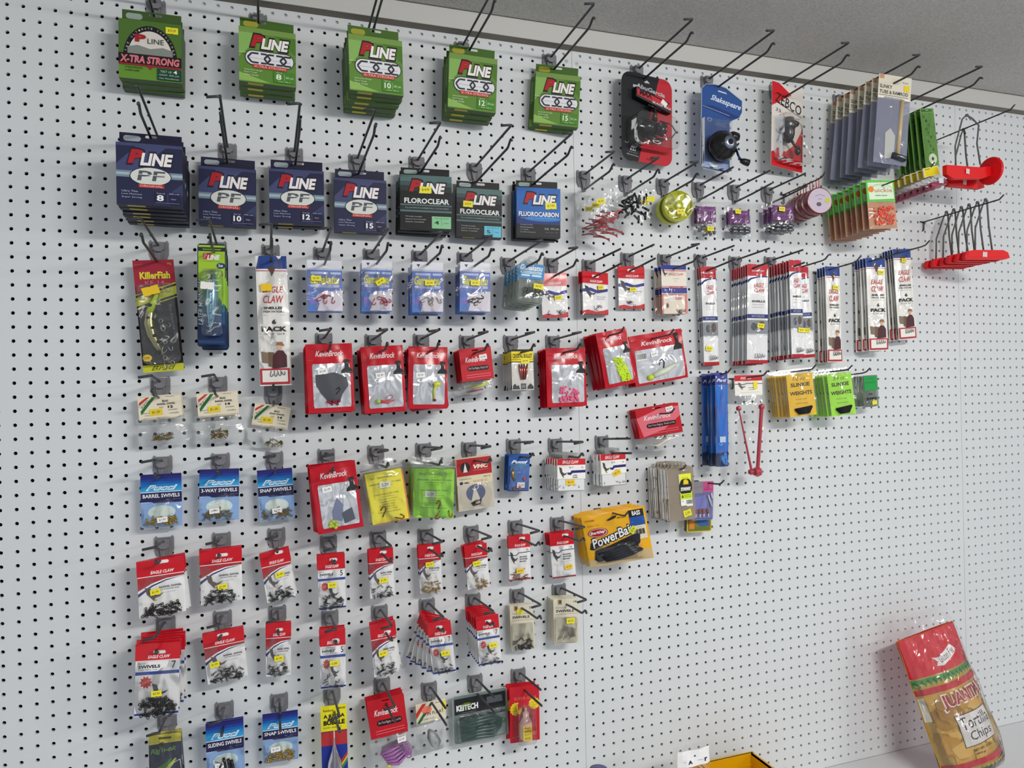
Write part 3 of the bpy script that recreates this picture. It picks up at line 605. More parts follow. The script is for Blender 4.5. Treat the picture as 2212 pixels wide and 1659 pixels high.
def t_kb(root, w, h, inner='grey', seed=1, wide=False, b=4.5, title='KevinBrock', vt=.10, price=(.38, .38)):
    fn = bulge(w, h, b, seed, .1, .8); mb = MB(); mr = M('BE1C30', 'gloss')
    mb.sheet(-w / 2, w / 2, -h, 0, fn, mr, 26, 34); mb.sheet(-w / 2, w / 2, -h, 0, lambda x, z: 1.2, M('9A1226', 'gloss'), 1, 1)
    u0, u1, v0, v1 = (.12, .93, .29, .93) if not wide else (.06, .95, .30, .95)
    mb.art([T(title, .2, vt, .8, vt + .085, 'E8D8D8', b=.02, sh=.3), L('8E1424', .9, (.02, vt + .12), (.98, vt + .115)), L('DC5A68', .5, (.02, vt + .13), (.98, vt + .125))], w, h, fn, -.25)
    mb.build('foil_pouch', root)
    mb = MB(); X = lambda u: (u - .5) * w
    lp = rrect(X(u0), X(u1), -v1 * h, -v0 * h, 5, 4); N = 9; g = lambda x, z: fn(x, z) - .7
    mb.sheet(X(u0) + 1, X(u1) - 1, -v1 * h, -v0 * h, g, M('E2E4E8', 'foil'), 22, 26); mb.sheet(X(u0), X(u0) + 1, -v1 * h + 3, -v0 * h - 3, g, M('E2E4E8', 'foil'), 1, 6); mb.sheet(X(u1) - 1, X(u1), -v1 * h + 3, -v0 * h - 3, g, M('E2E4E8', 'foil'), 1, 6)
    mb.art(fisher(.73 if not wide else .78, .235 if not wide else .06, .26 if not wide else .18, .2 if not wide else .34), w, h, lambda x, z: fn(x, z) - 1.0)
    o = mb.build('window', root); o['label'] = 'silver foil window with the black angler mark'
    y = -b - 2.6; mb = MB(); nm = None
    if inner == 'grey':
        mb.art([P('55585E', (.18, .45), (.6, .42), (.85, .5), (.88, .62), (.74, .74), (.68, .86), (.45, .86), (.28, .72), (.18, .6))], w, h, fn, -1.5)
        for i in range(7): mb.ball((X(.42 + .04 * i), y, -h * (.86 + .02 * (i % 3 - 1))), 3, 3, 3, M('8A1830', 'hard'))
        jhook(mb, X(.6), y, -h * .74, 16, 2.4, M('2A2A2E', 'metal'), .6); nm = 'bead_rig'
    elif inner == 'greenbead':
        mb.ball((X(.33), y, -h * .83), 5.5, 5, 4.5, M('A9C24A', 'hard')); mb.tube([(X(.38), y, -h * .83), (X(.55), y, -h * .85), (X(.72), y, -h * .82)], [3, 3, 1], M('D0505A', 'hard')); ring(mb, X(.6), y, -h * .78, 7, .6, .3, M('B06A70', 'metal'), 12, .6); nm = 'jig'
    elif inner == 'yellowfly':
        mb.ball((X(.72), y, -h * .6), 8, 4, 5, M('D3DC3C', 'hard')); mb.tube([(X(.68), y, -h * .62), (X(.64), y, -h * .72), (X(.65), y, -h * .84)], [3, 2, 1.6], M('C6D440', 'hard')); mb.ball((X(.66), y, -h * .86), 3.4, 3.4, 3, M('7A2A38', 'hard')); jhook(mb, X(.5), y, -h * .58, 14, .6, M('6A6A70', 'metal')); nm = 'jig'
    elif inner in ('pinkeggs', 'limeeggs'):
        c = 'EC6E94' if inner == 'pinkeggs' else 'CDEB2E'; r = random.Random(seed)
        for i in range(150):
            u = r.uniform(.0, 1); v = r.random(); v = 1 - (1 - v) ** 1.0
            uu = .30 + .48 * u; vv = .50 + .42 * v
            if inner == 'pinkeggs' and vv < .60 + .12 * abs(u - .35) * 2: continue
            if inner == 'limeeggs': uu = .38 + .30 * u + .15 * v
            mb.ball((X(uu), y + r.uniform(0, 2), -h * vv), 2.6, 2.6, 2.6, M(c, 'hard'), 7, 4)
        nm = 'soft_eggs'
    elif inner == 'greenclump':
        for a, c in ((.3, .86), (.36, .84), (.33, .90), (.42, .89), (.39, .93), (.28, .9)): mb.ball((X(a), y, -h * c), 4, 3.5, 3.5, M('B6C83C', 'hard'), 8, 5)
        mb.art([P('8088A0', (.5, .5), (.62, .62), (.56, .86), (.36, .82), (.36, .7)), P('5E6470', (.56, .74), (.8, .68), (.84, .86), (.6, .9))], w, h, fn, -1.4); nm = 'bead_cluster'
    elif inner == 'bigjig':
        mb.ball((X(.27), y, -h * .86), 9, 6, 7, M('C6DC30', 'hard')); jhook(mb, X(.52), y, -h * .80, 34, 2.9, M('2A2A30', 'metal'), 1.0); mb.tube([(X(.33), y, -h * .84), (X(.55), y, -h * .78), (X(.85), y, -h * .66)], [6, 7, 2], M('D4DCC8', 'gloss')); nm = 'jig'
        mb.art([R(.08, .36, .26, .5, 'E8E8EA')] + [R(.09 + i * .017, .37, .098 + i * .017, .48, '3A3A3C') for i in range(10)], w, h, fn, -1.2)
    if nm:
        o = mb.build(nm, root, True)
        if 'eggs' in nm: o['kind'] = 'stuff'
    if price: sticker(root, price[0], price[1], w, h, 18, 11, '$3.49', 'ECEBE8', 4, y=-b - 1.6, sc='77777A')
def t_kbcard(root, w, h, bh=40, seed=1, sheen=False, fill='cluster', price=(.72, .3), bw=1.0):
    A = [T('KevinBrock', .16, .27, .8, .43, 'F0DCDC', b=.02, sh=.3), cap_poly(.2, .55, .88, .70, w, h, '1E1418'), T('Slow Tune Rigging - Ready to Fish', .24, .585, .85, .665, 'E8C0C4'), L('E8909A', .9, (.15, .82), (.92, .81)), L('E8909A', .9, (.15, .89), (.92, .88))]
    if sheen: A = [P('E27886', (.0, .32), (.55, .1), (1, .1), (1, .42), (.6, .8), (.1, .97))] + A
    card('header_card', root, w, h, 'C2182C', A, t=2.4, hole=[(0, -5, w * .2, 3)])
    y = -4
    mb = MB(); r = random.Random(seed)
    if fill == 'cluster':
        mb.tube([(-w * .2, y, -h - bh * .5), (w * .1, y, -h - bh * .35), (w * .3, y, -h - bh * .25)], [2, 3.4, 2], M('BFD64A', 'hard')); mb.tube([(-w * .25, y, -h - bh * .72), (w * .1, y, -h - bh * .66)], 1.6, M('B04A7A', 'hard')); nm = 'lures'
    elif fill == 'white':
        mb.tube([(-w * .3, y, -h - bh * .5), (-w * .12, y, -h - bh * .62), (w * .08, y, -h - bh * .35), (w * .32, y, -h - bh * .25)], [1.5, 3, 3.2, 1.5], M('E6E4D6', 'hard')); jhook(mb, w * .05, y, -h - bh * .4, 24, 2.6, M('8A8478', 'metal')); nm = 'lures'
    else:
        for i in range(5):
            a = r.uniform(-.3, .3); x0 = -w * .3 + i * w * .04; z = -h - bh * (.5 + .09 * i); mb.tube([(x0, y, z), (x0 + w * .28, y - 1, z + 4 - 2 * i), (x0 + w * .52, y, z + 8)], [3, 3.6, 1.6], M('A26AA6', 'hard')); ring(mb, x0 + w * .58, y, z + 7, 5, 1.3, a, M('A26AA6', 'hard'), 10)
        mb.ball((-w * .12, y, -h - bh * .92), 5, 4, 4, M('CCD840', 'hard')); nm = 'worm_lures'
    mb.build(nm, root, True)
    if price: sticker(root, price[0], price[1], w, h, 17, 11, '$3.49', 'ECEBE8', 5, y=-1.4 if price[1] < 1 else -7, sc='77777A')
    bag('clear_bag', root, w * bw, bh, 6, seed, z0=-h + 3, wav=1.3)
def t_bullet(root, w, h):
    A = [R(0, 0, 1, .05, '1A1A1C'), E(.78, .05, .09, .035, 'C8352E'), R(0, .05, 1, .30, 'E8D424'), T('CRYSTAL BULLET', .05, .11, .95, .21, '2A2820', b=.03), L('6A3A30', .6, (.02, .25), (.98, .25)), R(0, .30, 1, .32, '1A1A1C')]
    A += [P('2A2A2C', (.02, .98), (.05, .88), (.15, .84), (.2, .9), (.3, .88), (.36, .98)), R(.4, .84, .64, .98, '4A4A4C'), P('2A2A2C', (.68, .98), (.72, .9), (.85, .84), (.97, .92), (.98, .98)), R(.44, .87, .6, .95, '8A8A8C')]
    card('card', root, w, h, 'DAD8D4', A, t=1, hole=[(0, -3.5, 9, 4)])
    mb = MB()
    for x, a in ((-9, -.25), (-3, 0), (3, .1), (10, .3)):
        mb.tube([(x, -3, -h * .36), (x - a * 8, -4, -h * .52), (x - a * 20, -3.4, -h * .74)], [1.2, 2.6, 1.8], M('B06A62', 'metal'), 7)
    mb.build('bullet_lures', root, True); sticker(root, .62, .29, w, h, 19, 11, '$4.99')
    bag('clear_bag', root, w * 1.02, h * .7, 3, 4, z0=-h * .31)
def t_ecbox(root, w, h, seed=1, price=(.46, .72), pr=0):
    """flat clear box of small hooks behind a wrapped paper label"""
    mb = MB(); mb.prism(rrect(-w / 2, w / 2, -h, 0, 4), [], -1, 7, M('B9BCB6', 'milk')); mb.prism(rrect(-w / 2 + 2, w / 2 - 2, -h + 2, -h * .63, 2), [], -1.5, -1, M('E4E6E6', 'hard'))
    mb.prism(rrect(-w * .3, w * .32, -1, 13, 6), [slot(0, 5, 12, 4)], 2.5, 3.2, M('D2D4D2', 'tint')); mb.build('clear_box', root)
    A = [R(0, 0, 1, .19, RED), T('EAGLE CLAW', .18, .05, .76, .15, 'F6DEDE', b=.03, sh=.25), P('2E2A78', (.36, .42), (.46, .42), (.5, .36), (1, .35), (1, .43), (.54, .44), (.47, .50), (.36, .48))] + eagle(.06, .24, .32, .34, '5A504C')
    A += [T('Size 14', .42, .23, .56, .29, '5A5E66'), T('14', .86, .25, .92, .29, '3A3A3E', b=.02), T('LONG', .55, .49, .7, .53, '4A4E56', b=.02), T('SHANK', .54, .55, .72, .59, '4A4E56', b=.02)]
    mb = MB(); mb.box(-w / 2, w / 2, -2.2, -1.2, -h * .62, 0, M('EFEDE6')); mb.art(A, w, h, flat, -2.2); mb.build('label', root)
    hooks_in('fish_hooks', root, 0, -h * .86, w * .8, h * .1, 5, 7, M('8A7A5A', 'metal'), -2, seed, .4)
    if price: sticker(root, price[0], price[1], w, h, 20, 12, '$2.19', 'F0C83C', pr, y=-2.6)
def t_vmc(root, w, h):
    A = [R(.01, .01, .99, .34, 'B02430'), E(.25, .18, .135, .10, '2A2A30'), P('E8E2D6', (.25, .09), (.31, .27), (.19, .27)), T('VMC', .47, .14, .9, .22, 'F0D8C8', b=.06, sh=.2), L('E0A8A0', .5, (.46, .25), (.9, .25)),
         T('PREMIUM', .08, .39, .4, .41, '7A7468'), E(.12, .47, .05, .03, '2A3A78'), T('VMC', .19, .455, .34, .49, '2A3A78', b=.04), T('NO. 8', .75, .375, .93, .4, '3A3A3A'), T('SHOE C', .45, .44, .85, .475, 'B0A080'),
         R(.01, .51, .99, .99, 'C6C0B2'), E(.5, .68, .27, .165, '5A6488'), P('D4D0C4', (.47, .54), (.64, .86), (.36, .86))]
    card('card', root, w, h, 'D8CDB0', A, t=1)
    mb = MB()
    for i in range(5): mb.tube([(-13 + i, -3, -h * .86 - i), (-2, -3.4, -h * .82 - i), (11, -3, -h * .84 + i), (8, -3, -h * .9), (-8, -3, -h * .92 + i)], .8, M('4A4640', 'metal'), 5, closed=True)
    mb.build('hook_leaders', root, True); bag('clear_bag', root, w * 1.02, h * .5, 3, 4, z0=-h * .5)
def t_note(root, w, h, col='F2E84A', lime=False, seed=1, under=None):
    """photocopied coloured slip inside a grip-seal bag; w, h are the slip's"""
    A = [T('Size 2  Chinook Leader' if lime else 'Size 1  Salmon/Kem Leader', .12, .085, .84, .13, '5A5A30', b=.01), T('25 LB', .44, .16, .56, .18, '6A6A40'), T('HANDTIED - DOUBLE TY YARN', .08, .215, .94, .245, '3E3E22', b=.01), T('LEADERS & LENGTHS', .3, .275, .7, .295, '5A5A38'), T('Pack of 2', .36, .32, .62, .34, '5A5A38'),
         T('YOUR CHOICE ALL TIED UP AND', .16, .43, .84, .455, '5A5A38'), T('A Great Buy Because', .34, .485, .70, .505, '5A5A38'), T('Knots Tested and Strong', .26, .535, .76, .555, '5A5A38'), T('Hook Choice Is Yours', .3, .585, .72, .605, '5A5A38'), T('Lively Colors Bring', .34, .635, .68, .655, '5A5A38'), T('Fish In Sooner', .38, .685, .64, .705, '5A5A38'), T('Tied in Lebanon, Oregon', .28, .735, .76, .755, '5A5A38'), T('Guaranteed fish attractant', .2, .785, .82, .805, '5A5A38')]
    card('printed_slip', root, w, h, col, A, t=.4)
    if under: mb = MB(); mb.box(-w / 2 + 3, w / 2 + 3, 1, 1.6, -h - 2, -4, M(under)); mb.build('under_slip', root)
    mb = MB()
    if lime: jhook(mb, w * .12, -2.5, -h * .82, 20, 2.8, M('A8642A', 'metal'), 1.0); jhook(mb, w * .16, -3, -h * .86, 20, -.6, M('A8642A', 'metal'), 1.0); jhook(mb, w * .38, -2.5, -h * .84, 17, .2, M('A8642A', 'metal'), 1.0)
    else: jhook(mb, -w * .2, -2.5, -h * .88, 24, 2.6, M('8A5A2A', 'metal'), 1.0); jhook(mb, w * .12, -2.5, -h * .93, 22, 1.2, M('8A5A2A', 'metal'), 1.0)
    mb.build('hook_leaders', root, True); sticker(root, .5 if not lime else .42, .26 if not lime else .52, w, h, 22, 13, '2.29', 'E6E6E2', -4 if not lime else 0, y=-1.2, sc='5A5A5C')
    bag('grip_bag', root, w * 1.12, h + 26, 4.5, seed, z0=22, wav=1.1)
    mb = MB(); mb.tube([(-w * .55, -1.6, 5), (w * .55, -1.6, 5)], 1.3, M('E8ECEC', 'tint'), 6); mb.build('grip_seal', root)
def t_spoon(root, w, h):
    A = [R(0, 0, 1, 1, '2F5FA6'), P('3C78C0', (.1, .3), (1, .25), (1, .7), (.2, .9)), T('Pucci', .12, .16, .9, .25, 'E4F0F8', b=.05, sh=.4), L('8AD04A', .7, (.1, .28), (.9, .28)), T('CRIPPLED', .3, .32, .7, .345, 'BCD4F0'), T('NO. 1/8', .36, .38, .62, .40, 'BCD4F0'), T('1/8', .42, .47, .58, .50, 'D8E6F4')]
    card('card', root, w, h, '1C2A50', A, t=1.2, rad=3)
    mb = MB(); mb.tube([(-w * .28, -3, -h * .38), (-w * .32, -4, -h * .52), (-w * .2, -3, -h * .72)], [.8, 4.2, 1.4], M('C09A4A', 'metal'), 8); mb.ball((w * .26, -3, -h * .66), 4, 2, 4, M('D03A4A', 'hard'), 8, 5); mb.ball((w * .05, -3, -h * .9), 3.4, 2.4, 4, M('D03A3A', 'hard'), 8, 5); mb.ball((-w * .2, -3, -h * .92), 5, 2, 3, M('8A4A2A', 'metal'), 8, 5)
    mb.build('spoon_lure', root, True); sticker(root, .6, .83, w, h, 18, 12, '3.69', 'E8EAEE', 0, y=-3, sc='77777A')
    mb = MB(); mb.prism(rrect(-w * .44, w * .44, -h * .97, -h * .3, 3), [], -6, -.8, M('C8D4E0', 'clear')); mb.build('blister', root)
def t_tan(root, w, h, crane=False):
    A = [R(.18, .02, .34, .13, 'A89060'), E(.27, .07, .05, .035, '6A5A3A'), T('Safety Snap' if not crane else 'Crane', .1, .175, .82 if not crane else .5, .215, '8A867A'), T('SWIVELS', .1, .245, .82, .30, '1E1C1A', b=.03), T('3' if not crane else '14', .82, .05, .88 if not crane else .93, .10, '3A3834', b=.02), L('C03A3A', .5, (.06, .345), (.96, .335))]
    card('card', root, w, h, 'DAD6C4', A, t=1.6, rad=3)
    if crane:
        mb = MB()
        for i in range(9): mb.tube([(-w * .35 + i * 4, -3, -h * .9 + (i % 3) * 2), (-w * .1 + i * 3.4, -3.6, -h * .58 - i), (w * .12 + i * 1.6, -3, -h * .84)], .5, M('8A8478', 'metal'), 5)
        tag(mb.build('swivel_pile', root, True), kind='stuff')
    else: swivels('swivel_pile', root, 0, -h * .84, w * .8, h * .22, 30, 10, M('202022', 'hard'), -3, 5)
    sticker(root, .42 if not crane else .68, .15 if not crane else .46, w, h, 14 if not crane else 18, 11, '', y=-1.6) if not crane else sticker(root, .66, .48, w, h, 18, 12, '$2.29', y=-6)
    mb = MB(); mb.prism(rrect(-w * .44, w * .44, -h * .96, -h * .40, 4), [], -5, -.5, M('D6D6CC', 'clear')); mb.build('blister', root)
def t_power(root, w, h):
    fn = bulge(w, h, 6, 2, 0, 1.2); mb = MB(); mb.sheet(-w / 2, w / 2, -h, 0, fn, M('E8B428', 'gloss'), 36, 30); mb.sheet(-w / 2, w / 2, -h, 0, lambda x, z: 1.2, M('D8A428', 'gloss'), 1, 1)
    A = [P('C9B489', (.02, .86), (.98, .80), (1, 1), (0, 1)), P('23252C', (.1, .86), (.13, .70), (.45, .60), (.78, .48), (.86, .50), (.84, .66), (.7, .78), (.4, .86), (.16, .92)), E(.22, .36, .16, .09, '8E2030'), E(.22, .36, .145, .078, 'E8D8D0'), E(.22, .36, .135, .07, 'A8283A'), T('Berkley', .10, .325, .34, .395, 'F4E6E0', b=.03, sh=.2, r=4),
         P('2A2C34', (.05, .66), (.08, .54), (.78, .30), (.8, .40), (.1, .68)), T('PowerBait', .07, .35, .80, .57, '14161C', b=.07, sh=.25, r=15), T('PowerBait', .085, .37, .79, .55, 'ECEEF0', b=.02, sh=.25, r=15),
         R(.74, .04, .97, .17, '18181C'), T('BASS', .79, .06, .92, .145, 'F2F2F2', b=.03), R(.74, .17, .97, .34, '2A5CA6'), L('D0E0F0', .5, (.77, .26), (.94, .24)), R(.74, .34, .97, .60, 'DCD4BE'), T('10 ct', .84, .365, .9, .385, '3A3A3A')]
    A += [R(.78 + .018 * i, .41, .788 + .018 * i + (.006 if i % 3 else 0), .51, '2A2A2A') for i in range(9)]
    A += [T('10 WORMS', .05, .10, .2, .13, 'B0402A', b=.02), T('MAX SCENT', .56, .12, .7, .15, '4A3A20', b=.02), T('Ribbon Tail', .08, .2, .26, .225, 'C04A2A'), P('3A2E1A', (.38, .15), (.5, .09), (.56, .08), (.53, .13), (.42, .165)),
         P('23252C', (.1, .86), (.13, .70), (.45, .60), (.78, .48), (.86, .50), (.84, .66), (.7, .78), (.4, .86), (.16, .92))]
    mb.art(A, w, h, fn, -.3); mb.build('foil_pouch', root)
    mb = MB(); r = random.Random(5)
    for i in range(10):
        z = -h * (.72 + .018 * i); x = -w * .34 + i * 1.6; mb.tube([(x, -7.5, z - 4), (x + w * .2, -9, z - 1 + r.uniform(-2, 2)), (x + w * .42, -9, z + 4), (x + w * .6, -7, z + 9 + r.uniform(-3, 3))], [1.6, 3, 3, 1.8], M('1E2026', 'hard'), 7)
    mb.build('worm_lures', root, True)
    bag('window_film', root, w * .74, h * .34, 5, 5, z0=-h * .60, x0=None, wav=1.4).location = (0, -.006, 0)
    sticker(root, .76, .40, w, h, 16, 12, '$5.99', 'D6DC3A', 40, y=-9)
def t_stow(root, w, h, label=True):
    mb = MB(); m = M('B3A795', 'milk'); mb.prism(rrect(-w / 2, w / 2, -h, 0, 4), [], -2, 12, m)
    for i in range(1, 3): mb.box(-w / 2, w / 2, -2.6, -2, -h * i / 3 - .5, -h * i / 3 + .5, m)
    mb.box(-w / 2 - 1, w / 2 + 1, 3, 5, -h - 1, 1, M('C4B8A6', 'tint')); mb.box(-1, 0, -2.6, -2, -h, 0, m)
    mb.prism([(-20, 0), (20, 0), (16, 12), (-16, 12)], [slot(0, 6.5, 26, 5)], 2, 4, M('C4BAA8', 'tint')); mb.build('compartment_box', root)
    A = [R(0, 0, 1, 1, 'DCE63C'), E(.5, .42, .56, .30, '26241E'), R(0, .16, 1, .17, 'DCE63C'), R(0, 0, 1, .15, 'E4E83A'), T('Berry tail', .26, .10, .72, .14, '5A5A28'), P('E2CC2E', (.3, .34), (.34, .2), (.6, .18), (.74, .24), (.76, .34)), L('8A7A1E', .6, (.32, .33), (.76, .33)), T('STOWAWAY', .06, .42, .93, .54, 'F2F2EA', b=.06), R(0, .62, 1, .80, 'C6DC2C'), T('6', .1, .65, .26, .76, '26241E', b=.04), T('COMPARTMENTS', .32, .665, .88, .69, '3A3A20'), T('MADE IN USA', .32, .72, .95, .745, '3A3A20'),
         R(0, .80, 1, 1, 'ECECE6'), T('DP', .1, .85, .24, .875, '3A3A3A', b=.04)] + [R(.46 + .045 * i, .83, .475 + .045 * i + (.012 if i % 2 else 0), .96, '3A3A3C') for i in range(12)]
    mb = MB(); x0 = w * .04; mb.prism([(-w * .08, -h * .12), (-w * .05, -h * .70), (w * .12, -h * .70), (w * .18, -h * .74), (w * .40, -h * .74), (w * .37, -h * .12)], [], -2.9, -2.1, M('ECECE6'))
    mb.art(A, w * .44, h * .60, flat, -2.9, -w * .06, -h * .12); mb.build('label', root)
    sticker(root, .68, .87, w, h, 20, 15, '2.59', 'E0DC3C', 12, y=-2.4)
def t_brush(root, w, h):
    A = [R(0, 0, .5, .30, '8A888E'), R(.5, 0, 1, .28, 'C25A8C'), P('C25A8C', (.5, .28), (1, .28), (1, .24)), T('soft tips', .54, .14, .8, .165, '6A1A4A'), T('detail brush', .54, .19, .98, .215, '6A1A4A'), T('nylon', .1, .17, .4, .195, 'B8B8BC'), T('assorted', .1, .22, .44, .245, 'B8B8BC'), L('C8CADC', .6, (.04, .99), (.98, .96)), P('8288C4', (.1, .4), (.62, .36), (.7, .7), (.12, .72))]
    card('card', root, w, h, '7278B4', A, t=1, rad=2, hole=[(-4, -h * .1, 12, 5)])
    mb = MB(); mb.tube([(w * .22, -3, -h * .35), (w * .4, -3, -h * .66)], 2.4, M('D8DAE6', 'hard')); mb.tube([(w * .36, -3, -h * .3), (w * .42, -3, -h * .45)], 2.4, M('D8DAE6', 'hard'))
    for i, x in enumerate((-.34, -.16, .0, .2)): mb.tube([(x * w, -3, -h * .72), (x * w + i, -3, -h * .83)], [3.5, 2.6], M('B0623A', 'matte'), 8); mb.tube([(x * w + i, -3, -h * .83), (x * w + i, -3, -h * .92)], 1.8, M('E4E4E8', 'hard'), 8)
    mb.build('brush_tips', root, True); mb = MB(); mb.prism(rrect(-w * .46, w * .46, -h * .95, -h * .3, 3), [], -6, -.5, M('D0D4EA', 'clear')); mb.build('blister', root)
def t_tincard(root, w, h):
    mb = MB(); mb.prism(rrect(-w / 2, w / 2, -h, 0, 5), [slot(0, -7, 12, 5)], -6, 6, M('D6C832', 'hard'), M('3A3428', 'hard'))
    mb.art([('P', [(a / w + .5, -b / h) for a, b in rrect(-w / 2 + 2, w / 2 - 2, -h + 2, -2, 4)], '8A7A2E'), P('3E6A9A', (.2, .1), (.9, .1), (.9, .88), (.6, .9), (.4, .84)), P('D08A2A', (.1, .1), (.32, .1), (.3, .93), (.1, .93)), P('6A7A3A', (.3, .9), (.8, .88), (.9, .96), (.3, .96))], w, h, flat, -6); mb.build('sealed_pack', root)
def t_killer(root, w, h):
    A = [P('A82440', (0, 0), (1, 0), (1, .21), (0, .31)), P('D8DC3C', (0, .305), (1, .205), (1, .215), (0, .315)), P('CBD03A', (0, .335), (1, .235), (1, .31), (0, .41)), P('D8DC3C', (0, .43), (1, .33), (1, .338), (0, .438)),
         T('KillerFish', .14, .105, .88, .17, 'E2DC44', b=.04), T('KF-14', .25, .185, .72, .225, 'C87A96', b=.01), T('Banana', .04, .03, .22, .045, 'E0706A', r=10), T('EXTRA', .84, .03, .94, .045, 'D8D040', r=-14), T('Killer Fish', .5, .27, .86, .30, '8A8C2A', r=6, sh=.3),
         R(0, .935, 1, 1, 'C4C63A'), T('Brad', .2, .945, .8, .985, '5A5A2A', sh=.4), E(.13, .87, .115, .031, 'EBCB34'), T('UV', .07, .858, .19, .882, '6A5A1A', b=.02), T('Fish Attractor Lures', .35, .56, 1.35, .585, '8A8C98', r=-85)]
    card('card', root, w, h, '1E1A1E', A, t=1, hole=[(0, -9, 20, 6)])
    mb = MB(); path = [(.56, .30), (.44, .38), (.33, .47), (.28, .57), (.32, .67), (.42, .77), (.55, .86)]; X = lambda u: (u - .5) * w
    mb.tube([(X(u), -8, -v * h) for u, v in path], [3, 5, 8.5, 10, 9, 6.5, 2.5], M('A8A478', 'metal'), 12)
    mb.tube([(X(u - .01), -10, -v * h) for u, v in path[:3]], [3, 5.2, 7.4], M('C2E03A', 'hard'), 10)
    for u, v in ((.37, .41), (.30, .52), (.42, .53), (.36, .61), (.40, .68), (.49, .735), (.47, .83)): mb.ball((X(u) - 2, -15, -v * h), 4.2, 3, 3.4, M('14141A', 'hard'), 8, 5)
    for u, v, a in ((.56, .55, .3), (.62, .74, -.2), (.58, .88, .2)): 
        ring(mb, X(u), -13, -v * h, 3.4, .6, a, M('C8C8CC', 'metal')); jhook(mb, X(u) - 2, -12, -v * h - 3, 20, a - .2, M('B4B4B8', 'metal'), .8); jhook(mb, X(u) + 2, -12, -v * h - 3, 18, a + .5, M('B4B4B8', 'metal'), .8)
    mb.build('plug_lure', root, True); mb = MB(); mb.prism(rrect(-w * .44, w * .46, -h * .93, -h * .22, 8), [], -19, -.8, M('C0C4C8', 'clear')); mb.build('blister', root)
    sticker(root, .40, .285, w, h, 29, 16, '', 'F0C828', 14, y=-20)
def t_minnow(root, w, h):
    A = [R(0, 0, 1, .34, 'A6C83C'), R(0, .34, 1, .48, '8CB848'), R(0, .48, 1, .58, '5A9A6A'), R(0, .58, 1, .68, '3A7A8A'), R(0, .68, 1, .80, '2F5F8E'), R(0, .8, 1, 1, '1F3C66'), P('98C040', (.2, .34), (1, .34), (1, .62)),
         R(.2, .095, .50, .155, 'C8404A'), T('P', .22, .10, .34, .145, 'E8A0A0', b=.05, sh=.2), T('LINE', .34, .11, .8, .16, 'F0F0F0', b=.05, sh=.2), T('EXTREME JIG', .2, .17, .8, .18, '7A8A3A'), cap_poly(.68, .19, .98, .245, w, h, '26446E'), T('3oz', .74, .20, .9, .23, 'E0E8F0', b=.02),
         T('LASER MINNOW', -.73, .56, .97, .61, '28324A', b=.05, sh=.2, r=90), T('LASER MINNOW', -.73, .56, .97, .606, 'D8DCD8', b=.01, sh=.2, r=90)]
    mb = MB(); mb.prism(rrect(-w / 2, w / 2, -h, 0, 5), [slot(0, -h * .05, w * .66, 5)], 0, 1.2, M('1E3048'), M('26384E')); mb.art([('P', [(a / (w) + .5, -b / h) for a, b in rrect(-w / 2 + 1.6, w / 2 - 1.6, -h + 1.6, -h * .9, 3)], '28487A')] + [], w, h)
    A2 = []
    for a in A:
        A2.append(a if a[0] != 'R' or a[1] > 0 else ('R', .03, max(a[2], .075), .97, min(a[4], .96), a[5]))
    mb.art([R(.03, .015, .97, .035, 'A6C83C')] + A2, w, h); mb.build('card', root)
    mb = MB(); X = lambda u: (u - .5) * w; path = [(.60, .30), (.58, .36), (.55, .45), (.54, .55), (.52, .68), (.50, .80), (.47, .86)]
    mb.tube([(X(u), -6, -v * h) for u, v in path], [2, 6.5, 10, 10.5, 8.5, 4.5, 1.5], M('9CC8D8', 'metal'), 12)
    mb.art([('P', [(.50 + .08 * math.sin(i * 2.2), .42 + .035 * i), (.62, .40 + .035 * i), (.56, .43 + .035 * i)], '3E8AB0') for i in range(11)] + [P('242A34', (.5, .38), (.54, .33), (.60, .31), (.55, .40)), E(.53, .385, .05, .016, 'C8D0D4'), E(.53, .385, .025, .008, '101418')], w, h, flat, -16)
    ring(mb, X(.55), -6, -.29 * h, 4, .7, 0, M('8A9498', 'metal')); ring(mb, X(.42), -6, -.88 * h, 4, .7, 0, M('8A9498', 'metal')); mb.build('minnow_lure', root, True)
    mb = MB(); mb.prism(rrect(-w * .28, w * .42, -h * .92, -h * .26, 6), [], -17.5, -.5, M('BCCCD0', 'clear')); mb.build('blister', root); sticker(root, .42, .43, w, h, 23, 13, '', 'EDEDE6', -4, y=-18)
